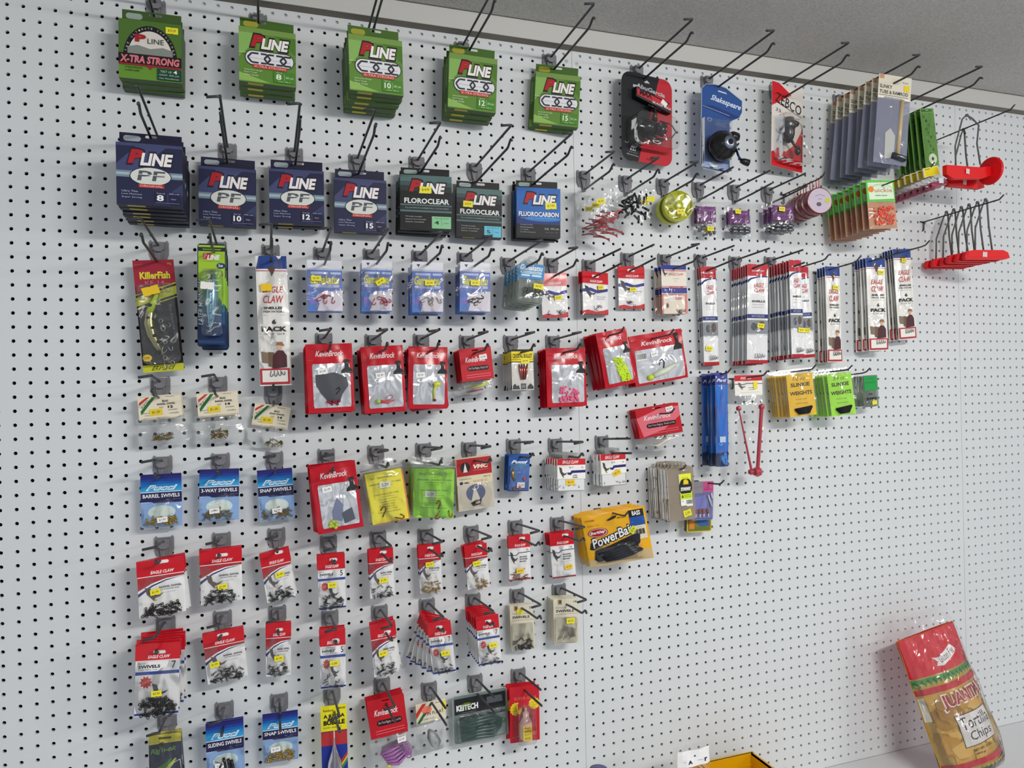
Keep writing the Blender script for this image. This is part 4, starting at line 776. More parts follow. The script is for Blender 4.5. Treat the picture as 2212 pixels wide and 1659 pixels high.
def t_abu(root, w, h):
    lp = rrect(-w / 2, w / 2, -h, 0, 24, 8); mb = MB()
    mb.prism(lp, [[(-9, -17), (0, -11), (9, -17), (6, -19.5), (-6, -19.5)][::-1]], 0, 1.2, M('222428', 'card'))
    f0 = -w * .18
    redp = []; n = len(lp); f = lambda p: p[0] - (f0 + .42 * w * (p[1] + h) / h)
    for i in range(n):
        a, c = lp[i], lp[(i + 1) % n]; fa, fc = f(a), f(c)
        if fa >= 0: redp.append(a)
        if fa * fc < 0: t = fa / (fa - fc); redp.append((a[0] + (c[0] - a[0]) * t, a[1] + (c[1] - a[1]) * t))
    redp = [(x, z) for x, z in redp if z < -20 or x > w * .2]
    mb.art([('P', [(x / w + .5, -z / h) for x, z in redp], 'BE2F3C'), T('AbuGarcia', .28, .135, .86, .185, 'B4BAC0', b=.03, r=-8), R(.22, .135, .31, .165, 'B4BAC0'), T('Corrosion Resistant', .06, .80, .36, .82, 'C0C4C8', r=-6), T('5.2:1', .16, .86, .27, .885, 'E0E2E4', b=.04, r=-6), T('GEAR RATIO', .13, .90, .3, .912, '9A9EA2', r=-6), T('BEARINGS', .1, .93, .32, .943, 'C0C4C8', r=-6), T('SPINNING', .48, .945, .66, .965, '7A1A28')], w, h)
    mb.build('card', root)
    mb = MB(); X = lambda u: (u - .5) * w; q = [(.2, .19), (.86, .30), (.88, .37), (.90, .385), (.88, .42), (.2, .30)]; Q = [(X(u), -v * h) for u, v in q]
    mb.prism(Q, [], -16, -1, M('1C1E20', 'card')); mb.art([P('C23642', (.22, .205), (.86, .315), (.90, .385), (.62, .365), (.22, .275)), T('MAX', .27, .22, .52, .285, '2A1418', b=.05, r=-8), T('X', .70, .31, .84, .385, '2A1418', b=.06, r=-8), P('3A3E3C', (.2, .275), (.88, .385), (.88, .41), (.2, .30)), T('BLACK MAX', .52, .335, .9, .36, 'C8CCD0', b=.03, r=-10)], w, h, flat, -16); mb.build('name_plate', root)
    mb = MB(); K = M('1B1C1F', 'hard'); G = M('5E6166', 'metal')
    mb.tube([(X(.56), -12, -.37 * h), (X(.57), -16, -.44 * h), (X(.54), -20, -.54 * h)], [4, 4.5, 7], K, 10); mb.tube([(X(.44), -14, -.365 * h), (X(.70), -14, -.40 * h)], 2.4, K, 8)
    mb.ball((X(.42), -22, -.63 * h), 20, 14, 17, K, 16, 10); mb.lathe([(13, -12), (14, -2), (11, 0), (11, 7), (15, 9), (16, 13), (10, 16), (0, 17)], K, 22, (X(.60), -24, -.64 * h), 'x', [K, K, G, G, M('A8283A', 'metal'), K, K])
    mb.tube([(X(.62), -24, -.545 * h), (X(.80), -34, -.58 * h), (X(.88), -36, -.66 * h), (X(.78), -34, -.75 * h), (X(.6), -24, -.755 * h)], 1.7, G, 6)
    mb.tube([(X(.22), -22, -.6 * h), (X(.14), -24, -.56 * h), (X(.13), -24, -.66 * h), (X(.2), -22, -.70 * h)], [3, 2.6, 2.6, 2], G, 8); mb.tube([(X(.4), -22, -.72 * h), (X(.52), -26, -.78 * h), (X(.66), -26, -.76 * h)], [8, 7, 4], K, 10)
    mb.build('spinning_reel', root, True)
    mb = MB(); mb.prism(rrect(X(.10), X(.94), -h * .86, -h * .50, 18), [], -40, -1, M('AEB4B6', 'clear')); mb.build('blister', root); sticker(root, .75, .315, w, h, 17, 12, '', 'E6E6E8', -32, y=-16.6)
def t_shake(root, w, h):
    X = lambda u: (u - .5) * w; out = [(.02, .07), (.12, .015), (.35, 0), (.60, .02), (.80, .08), (1, .14), (1, .27), (.93, .345), (.74, .395), (.70, .43), (.70, .98), (.66, 1), (.06, .985), (.0, .93)]
    Q = [(X(u), -v * h) for u, v in out]; hl = [[(X(.42), -.055 * h), (X(.42), -.075 * h), (X(.66), -.09 * h), (X(.62), -.068 * h)]]
    mb = MB(); mb.prism(Q, hl, 0, 1.4, M('2E5496', 'hard')); ins = lambda u, v: (u * .95 + .02, v * .97 + .012)
    mb.art([T('Shakespeare', .24, .15, .98, .235, 'D6DEEA', b=.02, sh=.35, r=-10), P('24407C', (.04, .255), (.3, .245), (.97, .335), (.74, .37), (.04, .275)), L('B8CCE8', .8, (.05, .262), (.70, .335)), E(.22, .41, .06, .022, '9AB0D4'), E(.22, .41, .04, .015, '2E5496'), T('SYNERGY STEEL', .34, .42, .62, .433, '9AB0D4', r=-6), T('WATER TIGHT', .34, .44, .6, .452, '9AB0D4', r=-6), T('LINE SPOOLED', .34, .46, .62, .472, '9AB0D4', r=-6), R(.04, .90, .68, .98, 'A8BADC'), P('E0E8F4', (.2, .9), (.5, .9), (.3, .98))], w, h)
    mb.build('card', root)
    mb = MB(); mb.prism([(X(.02), -.42 * h), (X(.02), -.97 * h), (X(.69), -.985 * h), (X(.69), -.42 * h)], [], -14, -1, M('B4C4DC', 'clear')); mb.tube([(x, -1, z) for x, z in Q], .9, M('BCC6D2', 'hard'), 5, closed=True); mb.build('clamshell', root)
    K = M('141518', 'hard'); mb = MB(); c = (X(.38), -22, -.74 * h)
    mb.lathe([(10, 12), (29, 11), (35, 3), (36, -4), (32, -15), (20, -27), (15, -32), (6, -33), (0, -33)], K, 30, c, 'y'); mb.lathe([(15.4, -29), (15.6, -33), (7, -34)], M('9AA4B8', 'metal'), 24, c, 'y')
    mb.tube([(c[0] + 24, c[1] + 4, c[2] + 24), (c[0] + 34, c[1] + 2, c[2] + 27), (c[0] + 46, c[1] + 2, c[2] + 28)], [12, 13, 10], K, 14); mb.tube([(c[0] + 28, c[1] - 4, c[2] - 2), (c[0] + 38, c[1] - 6, c[2] + 3), (c[0] + 42, c[1] - 8, c[2] + 9)], [3, 2, 2], K, 8)
    mb.build('spincast_reel', root, True)
    mb = MB(); mb.tube([(c[0] + 30, c[1] - 14, c[2] - 8), (c[0] + 33, c[1] - 18, c[2] - 24), (c[0] + 40, c[1] - 20, c[2] - 36)], 2.6, M('26346A', 'metal'), 8); mb.tube([(c[0] + 38, c[1] - 20, c[2] - 36), (c[0] + 46, c[1] - 22, c[2] - 38), (c[0] + 58, c[1] - 24, c[2] - 41)], [5, 7.5, 8.5], K, 12); mb.build('crank_handle', root, True)
def t_zebco(root, w, h):
    A = [P('CE1E2C', (0, 0), (.22, 0), (.62, .10), (0, .29)), P('CE1E2C', (1, .46), (1, 1), (0, 1), (0, .84), (.2, .77), (.45, .80), (.75, .68)), T('ZEBCO', .10, .155, .95, .275, '2C2A2C', b=.01, r=-12), L('2C2A2C', 1.8, (.16, .235), (.95, .335)), T('33', .12, .305, .28, .345, '3A383A', r=-8), T('MICRO', .3, .34, .42, .35, '8A8888'), T('BITE ALERT', .62, .36, .9, .37, '9A9898'), T('SMOOTH', .64, .385, .88, .395, '9A9898'), E(.14, .915, .07, .014, '7A2A20'), E(.27, .915, .06, .014, '7A2A20'), E(.86, .70, .06, .025, '7A3A20')]
    card('card', root, w, h, 'DDD8D2', A, t=1.2, rad=2)
    X = lambda u: (u - .5) * w; mb = MB(); c = (X(.36), -16, -.58 * h); K = M('1C1C1E', 'hard')
    mb.lathe([(3, 34), (13, 31), (17, 20), (17.5, 6), (15.5, 4), (15.5, -10), (12, -22), (5, -30), (0, -31)], K, 24, c, 'z', [M('5A5A5C', 'hard'), M('5A5A5C', 'hard'), M('66666A', 'metal'), K, M('4A4A4E', 'metal'), K, K, K])
    mb.tube([(c[0] + 14, -20, c[2] + 22), (c[0] + 27, -20, c[2] + 20)], [7, 7], K, 10); mb.tube([(c[0] + 4, -18, c[2] - 18), (c[0] + 18, -20, c[2] - 34), (c[0] + 26, -22, c[2] - 42)], [4, 3, 3], K, 8); mb.ball((c[0] + 26, -24, c[2] - 48), 9, 7, 11, K, 12, 8); mb.build('spincast_reel', root, True)
    mb = MB(); mb.prism(rrect(X(.06), X(.95), -h * .95, -h * .40, 14), [], -34, -1, M('B8B8B8', 'clear')); mb.build('blister', root)
def t_slinky(root, w, h):
    fn = bulge(w, h, 3, 5, .2, .7); A = [R(0, 0, 1, .25, 'D9D4C4'), R(.02, 0, .16, .05, 'C49A7A'), T('SLINKY', .04, .115, .42, .155, '33332E', b=.02), T('TUBE & RAMROD', .04, .175, .92, .215, '33332E', b=.02), L('33332E', .9, (.03, .232), (.92, .232)), T('TSC', .72, .06, .9, .075, '5A5A50'), R(0, .25, 1, .268, 'EAE6DA')]
    mb = MB(); mb.box(-w / 2, w / 2, -.1, 1.2, -h * .27, 0, M("D9D4C4")); mb.art(A, w, h, flat, -.2); mb.build("header_card", root)
    mb = MB(); mb.tube([(w * .24, -2, -h * .27), (w * .20, -2, -h * .90)], 5, M('C8B48A', 'hard'), 10); mb.tube([(w * .02, -5, -h * .90), (w * .42, -5, -h * .93)], 7, M('2E3238', 'hard'), 12); mb.tube([(w * .16, -10, -h * .91), (w * .40, -10, -h * .93)], 2.4, M('B8C0C8', 'metal'), 8); mb.build('ramrod', root, True)
    mb = MB(); m = M('A4A8BC', 'milk'); mb.sheet(-w * .5, w * .5, -h, -h * .25, fn, m, 8, 14); mb.sheet(-w * .5, w * .5, -h, -h * .25, lambda x, z: 1.5, M('8C8E98', 'milk'), 2, 2)
    mb.art([P('B8BAB6', (.28, .66), (.42, .60), (.58, .68), (.58, .92), (.3, .95))], w, h, fn, -.5); mb.build('plastic_bag', root)
    sticker(root, .86, .13, w, h, 15, 14, '', 'E4CE2E', 0)
def t_worm(root, w, h):
    A = []
    for i, c in enumerate('NIGHTWALKER'): A += [T(c, .15 + (.12 * (i % 3)) + .03 * i, .12 + .07 * i, .29 + (.12 * (i % 3)) + .03 * i, .165 + .07 * i, '2F5A28', b=.02)]
    A += [T('KNIGHTS', .1, .02, .85, .06, '3A6A2A', b=.02), E(.56, .86, .30, .09, 'D6E0C8'), E(.56, .86, .09, .03, '4A4A44')]
    card('card', root, w, h, '74A058', A, t=1, hole=[(0, -5, 8, 4)])
    mb = MB(); fn = bulge(w, h, 2.5, 3); mb.sheet(-w / 2, w / 2, -h, -h * .08, fn, M('8FC86A', 'clear'), 5, 12); mb.build('clear_bag', root)
def t_net(root, w, h, bare=False, seed=1, flip=False):
    """red plastic line winder hung on a loop of grey cord; w = bar length, h = drop of the loop"""
    mb = MB(); c = M('6E706E', 'matte'); r = random.Random(seed); k = r.uniform(-4, 4)
    loop = [(-w * .22, 2, -h), (-w * .20 + k, 0, -h * .55), (-w * .06, -1, -h * .08), (0, -1, 3), (3, 0, 4), (w * .05, 1, -h * .06), (w * .05 - k, 0, -h * .5), (w * .16, 2, -h)]
    if flip: loop = [(-w * .24, 2, -h), (-w * .26, 0, -h * .6), (-w * .10, -1, -h * .06), (0, -1, 4), (w * .12, -1, -3), (w * .26, -1, -h * .14), (w * .22, 0, -h * .5), (w * .30, 2, -h * .9)]
    mb.tube(loop, 2.2, c, 6); mb.ball((0, -1, 3), 4, 5, 4, c, 8, 5); mb.tube([(2, -2, 2), (8 + k, -3, -9)], 1.4, c, 5); mb.build('cord_loop', root, True)
    mb = MB(); m = M('DC101C', 'card'); b = w * .5; z = -h
    if flip:
        mb.prism([(-b, z), (-b, z - 24), (-b * .7, z - 34), (b * .55, z - 26), (b, z - 14), (b, z + 10), (b * .5, z + 3)], [], -6, 6, m); mb.lathe([(0, -5), (16, -5), (33, -2), (36, 2), (32, 6), (0, 6)], m, 24, (b, 0, z - 2), 'x')
    else:
        mb.prism([(-b, z - 18), (-b + 5, z - 4), (-b * .6, z), (b * .7, z), (b - 5, z - 6), (b, z - 20), (b * .8, z - 24), (-b + 4, z - 24)], [], -7, 7, m); mb.prism([(-b + 8, z - 5), (b - 12, z - 5), (b - 10, z - 18), (-b + 8, z - 19)], [], -8, -7, m)
    mb.build('plastic_bar', root)
    if not bare: sticker(root, 0, 0, 1, 1, 12, 13, '', 'D8C8C8', -4, y=-8.4).location = ((-w * .06 * .001, 0, (z - 12) * .001))
def t_quick(root, w, h, hdr=.45):
    hh = h * hdr; A = [P('D8EAD0', (.05, .12), (.95, .1), (.97, .86), (.08, .9)), E(.16, .42, .10, .14, 'E88A3A'), T('uickie', .28, .36, .92, .56, 'C0604A', b=0), L('C0604A', .7, (.2, .36), (.35, .2), (.7, .18), (.95, .38)), T('FISHING BEADS', .3, .68, .72, .73, '4A6A4A', b=.02), L('3A9A4A', .7, (.06, .90), (.95, .88))]
    card('header_card', root, w, hh, '74C65C', A, t=1.6, hole=[(0, -3, 5, 3)])
    mb = MB(); r = random.Random(3)
    for i in range(95): mb.ball((r.uniform(-.34, .36) * w, -3 - r.uniform(0, 3), -hh - (h - hh) * (.18 + .66 * r.random())), 3, 2.4, 3, M(r.choice(['F0604A', 'F27A5A', 'EE5A4A']), 'hard'), 6, 4)
    tag(mb.build('beads', root, True), kind='stuff')
    mb = MB(); f = bulge(w, h - hh, 4, 2, 0, .5); g = lambda x, z: f(x, z + hh); mb.sheet(-w / 2, w / 2, -h, -hh + 1, g, M('E6C4AC', 'tint'), 8, 8); mb.sheet(-w / 2, w / 2, -h, -hh, lambda x, z: 1.2, M('DDBFA8', 'gloss'), 2, 2); mb.build('plastic_bag', root)
def t_tubes(root, w, h):
    A = [R(.03, .06, .97, .94, 'E8D81E')] + [T('SUPER SOFT PLASTIC TROLL TAIL', .1, .45 + .17 * i, .92, .5 + .17 * i, 'A89A2A', sh=.3) for i in range(3)] + [T('TROLLTAIL', .08, .12, .4, .24, '7A6A20', b=.03)]
    card('header_card', root, w, h * .42, 'E9E4D0', A, t=3)
    mb = MB(); m = M('A03A58', 'hard'); mb.lathe([(2.5, -w * .46), (7, -w * .46), (7.4, -w * .3), (7.4, w * .5), (2.4, w * .52)], m, 16, (w * .08, -6, -h * .84), 'x'); mb.lathe([(2, -w * .40), (6, -w * .40), (6, w * .45), (2, w * .46)], m, 14, (0, 3, -h * .93), 'x'); mb.build('rubber_tubes', root, True)
    bag('clear_bag', root, w * 1.12, h * .6, 9, 3, z0=-h * .40, wav=1.2); sticker(root, .66, .72, w, h, 22, 13, '', 'D8DCE0', -8, y=-14)
def t_jigbag(root, w, h, kind='red', seed=1):
    r = random.Random(seed); mb = MB()
    if kind == 'red':
        m = M('A83A3E', 'hard')
        for i in range(13):
            x = r.uniform(-.35, .2) * w; z = -h * r.uniform(.60, .97); a = r.uniform(-.5, .35); l = r.uniform(24, 40)
            mb.tube([(x, -4 - r.uniform(0, 4), z), (x + l * .5, -6, z + l * .5 * math.sin(a) + 2), (x + l * math.cos(a), -5, z + l * math.sin(a))], 1.5, m, 6); mb.tube([(x + l * math.cos(a), -5, z + l * math.sin(a) - 3), (x + l * math.cos(a), -5, z + l * math.sin(a) + 3)], .9, m, 5)
        nm = 'hair_curler_jigs'; nm = 'plastic_clips'
    else:
        m = M('1A1B1D', 'hard')
        for i in range(16):
            x = r.uniform(-.4, .35) * w; z = -h * r.uniform(.3, .95); a = r.uniform(0, 3.1); dx, dz = math.cos(a) * 9, math.sin(a) * 9
            mb.tube([(x - dx, -4 - r.uniform(0, 6), z - dz), (x + dx, -5, z + dz)], 2.6, m, 6)
        nm = 'plastic_clips'
    tag(mb.build(nm, root, True), kind='stuff'); bag('clear_bag', root, w, h, 9, seed, wav=2.2, nx=12, nz=16)
    sticker(root, .40 if kind == 'red' else .9, .43 if kind == 'red' else .4, w, h, 18, 11, '$2.35' if kind == 'red' else '', y=-10.5, r=3)
def t_disc(root, w, h):
    """round compartment box; w = diameter"""
    r = w / 2; mb = MB(); m = M('B9BE3A', 'gloss'); mb.lathe([(r - 3, 10), (r, 9), (r, 2), (r - 1, 1), (r, 0), (r, -9), (r - 2, -10), (r - 3, -9)], m, 36, (0, 0, -r), 'y'); mb.lathe([(r - 3, -2), (0, -2)], M('8F9428', 'gloss'), 36, (0, 0, -r), 'y')
    for i in range(6):
        a = math.pi / 6 + i * math.pi / 3; mb.box(-.01, .01, 0, 0, 0, 0, m); mb.tube([(5 * math.cos(a), -6, -r + 5 * math.sin(a)), ((r - 3) * math.cos(a), -6, -r + (r - 3) * math.sin(a))], 1.1, M('CDD24A', 'gloss'), 5)
    mb.lathe([(6, -3), (6, -10), (3, -11), (0, -11)], M('D4D870', 'hard'), 14, (0, 0, -r), 'y'); a0, a1 = math.pi / 3, 2 * math.pi / 3
    mb.prism([(0, -r)] + [((r - 3) * math.cos(a0 + (a1 - a0) * i / 6), -r + (r - 3) * math.sin(a0 + (a1 - a0) * i / 6)) for i in range(7)], [slot(0, -7, 5, 4)], -9, -8, M('B0B53A', 'gloss')); mb.build('round_box', root)
    mb = MB(); q = random.Random(2)
    for i in range(5):
        a = -math.pi / 2 + (i - 2) * math.pi / 3
        for k in range(6): mb.ball(((r * .62) * math.cos(a) + q.uniform(-6, 6), -4, -r + (r * .62) * math.sin(a) + q.uniform(-5, 4)), 4.4 - .3 * abs(i - 2), 3, 3.4, M('5A5854', 'metal'), 7, 5)
    tag(mb.build('split_shot', root, True), kind='stuff')
    mb = MB(); mb.lathe([(r - 2, -10), (0, -10)], M('D2D84A', 'tint'), 36, (0, 0, -r), 'y'); mb.build('lid', root); sticker(root, .56, .70, w, w, 18, 12, '$5.29', y=-11.5)
def t_purple(root, w, h, two=False, price=(.6, .82), big=False):
    mb = MB(); q = random.Random(4); m = M('7E8286', 'metal')
    if big:
        for i in range(6): mb.ball((-w * .28 + (i % 3) * w * .27, -6, -h * (.80 if i < 3 else .90)), w * .15, 5, 5, m, 10, 6)
    else:
        for i in range(16): mb.ball((q.uniform(-.38, .38) * w, -4 - q.uniform(0, 4), -h * q.uniform(.74, .95)), 3.6, 3.6, 3.6, m, 8, 5)
    mb.build('lead_weights', root, True) if big else tag(mb.build('lead_weights', root, True), kind='stuff')
    mb = MB(); fn = bulge(w, h * .42, 3, 4); g = lambda x, z: fn(x, z + h * .24) - 1; mb.sheet(-w * .46, w * .46, -h * .64, -h * .24, g, M('7E3C86', 'gloss'), 6, 6)
    mb.art([T('Water Gremlin', .14, .30, .86, .36, 'B488BC', b=.01), T('EGG SINKER', .2, .42, .8, .47, '5A2464'), T('SIZE 3/8', .25, .53, .7, .57, '5A2464')], w, h, g); mb.build('paper_label', root)
    bag('clear_bag', root, w, h, 8, 3, wav=1.3); sticker(root, price[0], price[1], w, h, 17, 11, '$2.29', y=-10, r=-4)
def t_tin(root, w, h):
    r = w / 2; mb = MB(); mb.lathe([(0, 12), (r, 12), (r + 1, 11), (r + 1, -4), (r, -6), (r - 2, -6.5)], M('7E2A30', 'hard'), 32, (0, 0, -h + r), 'y'); mb.lathe([(r - 2, -6.5), (0, -6.5)], M('C8BCCB', 'card'), 32, (0, 0, -h + r), 'y')
    mb.art([L('5A4A70', .8, (.3, .34), (.5, .27), (.7, .34)), L('5A4A70', .8, (.42, .44), (.58, .44)), E(.45, .64, .10, .08, '6A5A6A'), E(.80, .50, .1, .09, 'C8C83A')], 2 * r, 2 * r, flat, -6.6, -r, -h + 2 * r); mb.build('round_tin', root)
    mb = MB(); mb.tube([(-3, 3, -h + 2 * r), (-4, 3, -8), (-2, 3, 0), (2, 3, 0), (4, 3, -8), (3, 3, -h + 2 * r)], 1.3, M('C87068', 'gloss'), 6); mb.build('hang_loop', root, True)
def t_double(root, w, h):
    A = [R(0, 0, 1, .09, '2A3A92'), R(0, .09, 1, .105, 'F0EAE4'), R(0, .105, 1, .12, 'C8303C'), T('EAGLE CLAW', .3, .16, .88, .21, 'C84A4A', b=.01, sh=.2), T('HOOKS', .45, .27, .7, .285, '8A8680'), T('12', .5, .32, .6, .335, '8A8680')] + eagle(.04, .07, .22, .16) + [R(0, .43, 1, .44, 'C8404A'), R(0, .46, 1, .58, '3A3C9A'), T('EAGLE CLAW', .3, .44, .86, .475, 'C84A4A', b=.01, sh=.2), R(0, .60, 1, .615, 'C8404A'), R(.0, .62, .05, 1, 'D88A84'), R(.92, .62, 1, 1, 'D88A84'), T('CLAW', .5, .66, .8, .71, 'C84A4A', b=.01, sh=.2), E(.2, .83, .05, .05, '6A625A'), R(.2, .62, .5, .70, 'EEEAE4')]
    card('card', root, w, h, 'E6DED2', A, t=1.2); hooks_in('fish_hooks', root, 0, -h * .92, w * .5, h * .06, 4, 14, M('5A564E', 'metal'), -2.4, 2, .7); bag('clear_bag', root, w * 1.03, h * .56, 3, 2, z0=-h * .44)
def t_bluelong(root, w, h):
    A = [R(0, 0, 1, .13, '3C4A9C'), T('Pucci', .1, .065, .9, .10, 'D8E4F4', b=.05, sh=.4), L('D88A7A', .9, (.0, .118), (1, .112)), R(0, .13, 1, .86, '2E76C8'), T('RIGGED', .25, .135, .7, .147, 'BCD4F0'), P('1E3A6A', (0, .86), (1, .84), (1, 1), (0, 1)), P('4A86CC', (.3, .9), (.8, .84), (1, .95), (.9, .99), (.6, .97)), E(.4, .75, .2, .03, '5A9AE0')]
    fn = bulge(w, h, 3, 3, 0, .8); mb = MB(); mb.sheet(-w / 2, w / 2, -h, 0, fn, M('2C68B8', 'gloss'), 10, 50); mb.art(A, w, h, fn, -.25); mb.box(-w / 2, w / 2, 0, 1, -h, 0, M('1E3A6A')); mb.build('printed_sleeve', root)
    bag('clear_bag', root, w * 1.08, h * 1.04, 4.2, 4, nz=24, wav=1.1); sticker(root, .45, .71, w, h, 16, 14, '', 'B8C8DC', 0, y=-6)
def t_bouncer(root, w, h, bh=150):
    A = [R(0, 0, 1, .28, RED), T('EAGLE CLAW', .22, .08, .62, .2, 'F4DCDC', b=.03, sh=.3), L('2E3050', 1.6, (0, .42), (.3, .46), (.45, .40), (1, .43)), T('BOUNCER', .5, .60, .76, .64, '2A2A2E', b=.03), T('2 PACK', .5, .7, .72, .73, '2A2A2E', b=.03), L('8A8A8E', .4, (.2, .86), (.9, .83))] + eagle(.12, .34, .3, .36, '6E6E74')
    card('header_card', root, w, h, 'ECEAE2', A, t=2, hole=[(0, -6, 14, 4)]); mb = MB(); m = M('B0404E', 'hard')
    def hexball(x, y, z, r): mb.lathe([(0, -r), (r * .9, -r * .55), (r, 0), (r * .9, r * .55), (0, r)], m, 6, (x, y, z), 'z')
    z1 = -h - 30; z2 = -h - bh * .93
    mb.tube([(-w * .42, -6, z1), (-w * .02, -6, z2)], [1.6, 3.2], m, 8); mb.tube([(w * .40, -7, z1), (w * .18, -7, z2)], [4.5, 4.5], m, 10); hexball(-w * .42, -6, z1, 7); hexball(w * .40, -7, z1 + 2, 8); hexball(-w * .04, -5, z2, 8); hexball(w * .17, -7, z2, 13)
    mb.build('bottom_bouncers', root); bag('clear_bag', root, w * 1.16, bh + 4, 8, 5, z0=-h + 3, wav=1.8, nz=22); sticker(root, .74, .5, w, h, 10, 18, '', y=-1.4)
def t_slinkie(root, w, h, txt='1/2 oz.', col='F0D02A'):
    card('card', root, w, h, col, [T(txt, .24, .06, .72, .15, '3A3410', b=.0, sh=.25), T('SLINKIE', .14, .21, .86, .30, '26220E', b=.035), T('WEIGHTS', .08, .41, .92, .50, '26220E', b=.035), T('Six plenty weight', .26, .585, .70, .615, '6A6020', sh=.3), T('MADE IN OREGON', .28, .69, .72, .71, '6A6020')], t=.8)
    mb = MB(); q = random.Random(2)
    for i in range(5): mb.tube([(-w * .3 + i * 2, -3.4 - .4 * i, -h * (.84 + .022 * i)), (w * .34 - i * 2, -3.4 - .4 * i, -h * (.80 + .03 * i))], 3, M('26262A', 'matte'), 8)
    mb.build('lead_weights', root, True); bag('clear_bag', root, w * 1.16, h * 1.14, 5, 3, z0=h * .12, wav=.8)
def t_vial(root, w, h):
    mb = MB(); mb.prism(rrect(-w / 2, w / 2, -h, 0, 3), [], -6, 8, M('A8B4A8', 'tint')); mb.build('clear_box', root)
    mb = MB(); mb.box(-w * .42, w * .44, -6.8, -6.1, -h * .48, -2, M('1FA050')); mb.art([T('SUPER', .2, .08, .7, .13, '0F7A38'), T('GREEN', .2, .2, .8, .25, '0F7A38'), T('10', .4, .56, .6, .63, '2A2A2A', b=.02), T('SLINKIE', .2, .70, .9, .78, '2A2A2A', b=.03)], w, h, flat, -6.8); mb.build('label', root)
    swivels('swivel_pile', root, 0, -h * .86, w * .8, h * .2, 14, 7, M('6A6A60', 'metal'), -3, 2); sticker(root, .7, .88, w, h, 16, 10, '', y=-7, r=8)
def t_yarn(root, w, h):
    A = [R(0, 0, 1, .18, 'E4DA34'), cap_poly(.3, .06, .7, .10, w, h, '4A5A2A'), P('1E2E54', (0, .2), (1, .17), (1, 1), (0, 1)), P('E8E84A', (0, .18), (1, .15), (1, .165), (0, .2)), T('Rig\'n-ok', .05, .26, .85, .40, '8EC04A', b=.02, sh=.3, r=6), P('4A9A3A', (.1, .95), (.2, .7), (.7, .5), (.62, .62), (.3, .85)), P('D8E04A', (.2, .9), (.8, .5), (.85, .52), (.3, .95)), L('DCE8EA', 1.5, (.45, .86), (.75, .6), (.95, .54), (.98, .75)), P('D8DAD8', (.35, .85), (.7, .82), (.68, .95), (.33, .97))]
    card('card', root, w, h, '22345C', A, t=1, rad=2); bag('clear_bag', root, w * 1.08, h * 1.06, 4, 3, z0=h * .05, wav=.8)
def t_bobber(root, w, h):
    A = [R(0, 0, 1, .32, 'E6DC28'), T('Rainbow', .1, .045, .5, .075, '3A3A1A', b=.02), T('COMPANIES', .6, .03, .95, .055, '3A3A1A', b=.02), T('A JUST-A', .1, .11, .92, .17, '1E1E12', b=.05), T('BUBBLE', .1, .185, .92, .245, '1E1E12', b=.05), T('FLOAT AND FLY', .1, .265, .8, .285, '4A4A20'), R(0, .32, 1, .33, '2A3470'), R(0, .33, 1, .50, 'B83A3E'), R(0, .50, 1, 1, '2A3E9A'), P('C8402E', (.7, .72), (1, .60), (1, .63), (.72, .75)), P('E0C83A', (.72, .76), (1, .64), (1, .67), (.74, .79)), P('3AA04A', (.74, .80), (1, .68), (1, .71), (.76, .83))]
    card('card', root, w, h, 'E6DC28', A, t=1.2)
    mb = MB(); mb.lathe([(1.5, 46), (2, 34), (5, 22), (12, 2), (15, -16), (14, -30), (8, -42), (1.5, -50), (1.5, -60)], M('B8B4BC', 'tint'), 20, (0, -14, -h * .66), 'z'); mb.tube([(0, -14, -h * .28), (0, -14, -h * .98)], 1.2, M('D8D8DC', 'hard'), 6); mb.build('casting_float', root, True)
def t_float(root, w, h, bh=70):
    A = [P('C8402E', (0, .45), (.22, .05), (.36, .05), (.0, .75)), P('2C7A3C', (.02, .95), (.5, .05), (.6, .05), (.1, 1)), E(.36, .38, .17, .2, 'F08A74'), T('SPIN FLOAT', .24, .50, .92, .66, '2A2824', b=.01), T('1 PER CARD  8 OZ', .08, .80, .6, .86, '5A564E'), T('SIZE', .74, .84, .86, .88, '5A564E'), T('IMPORTED', .66, .1, .9, .15, '5A564E')]
    card('header_card', root, w, h, 'DFD8C4', A, t=2); mb = MB(); mb.tube([(-w * .14, -8, -h - 12), (-w * .06, -10, -h - 24), (w * .06, -10, -h - 42), (w * .1, -8, -h - 56)], [3, 11, 12, 3], M('D8DCDC', 'tint'), 14); mb.build('clear_float', root, True)
    bag('clear_bag', root, w * 1.1, bh, 11, 6, z0=-h + 3, wav=2); sticker(root, .95, .35, w, h, 8, 18, '', y=-1.2)
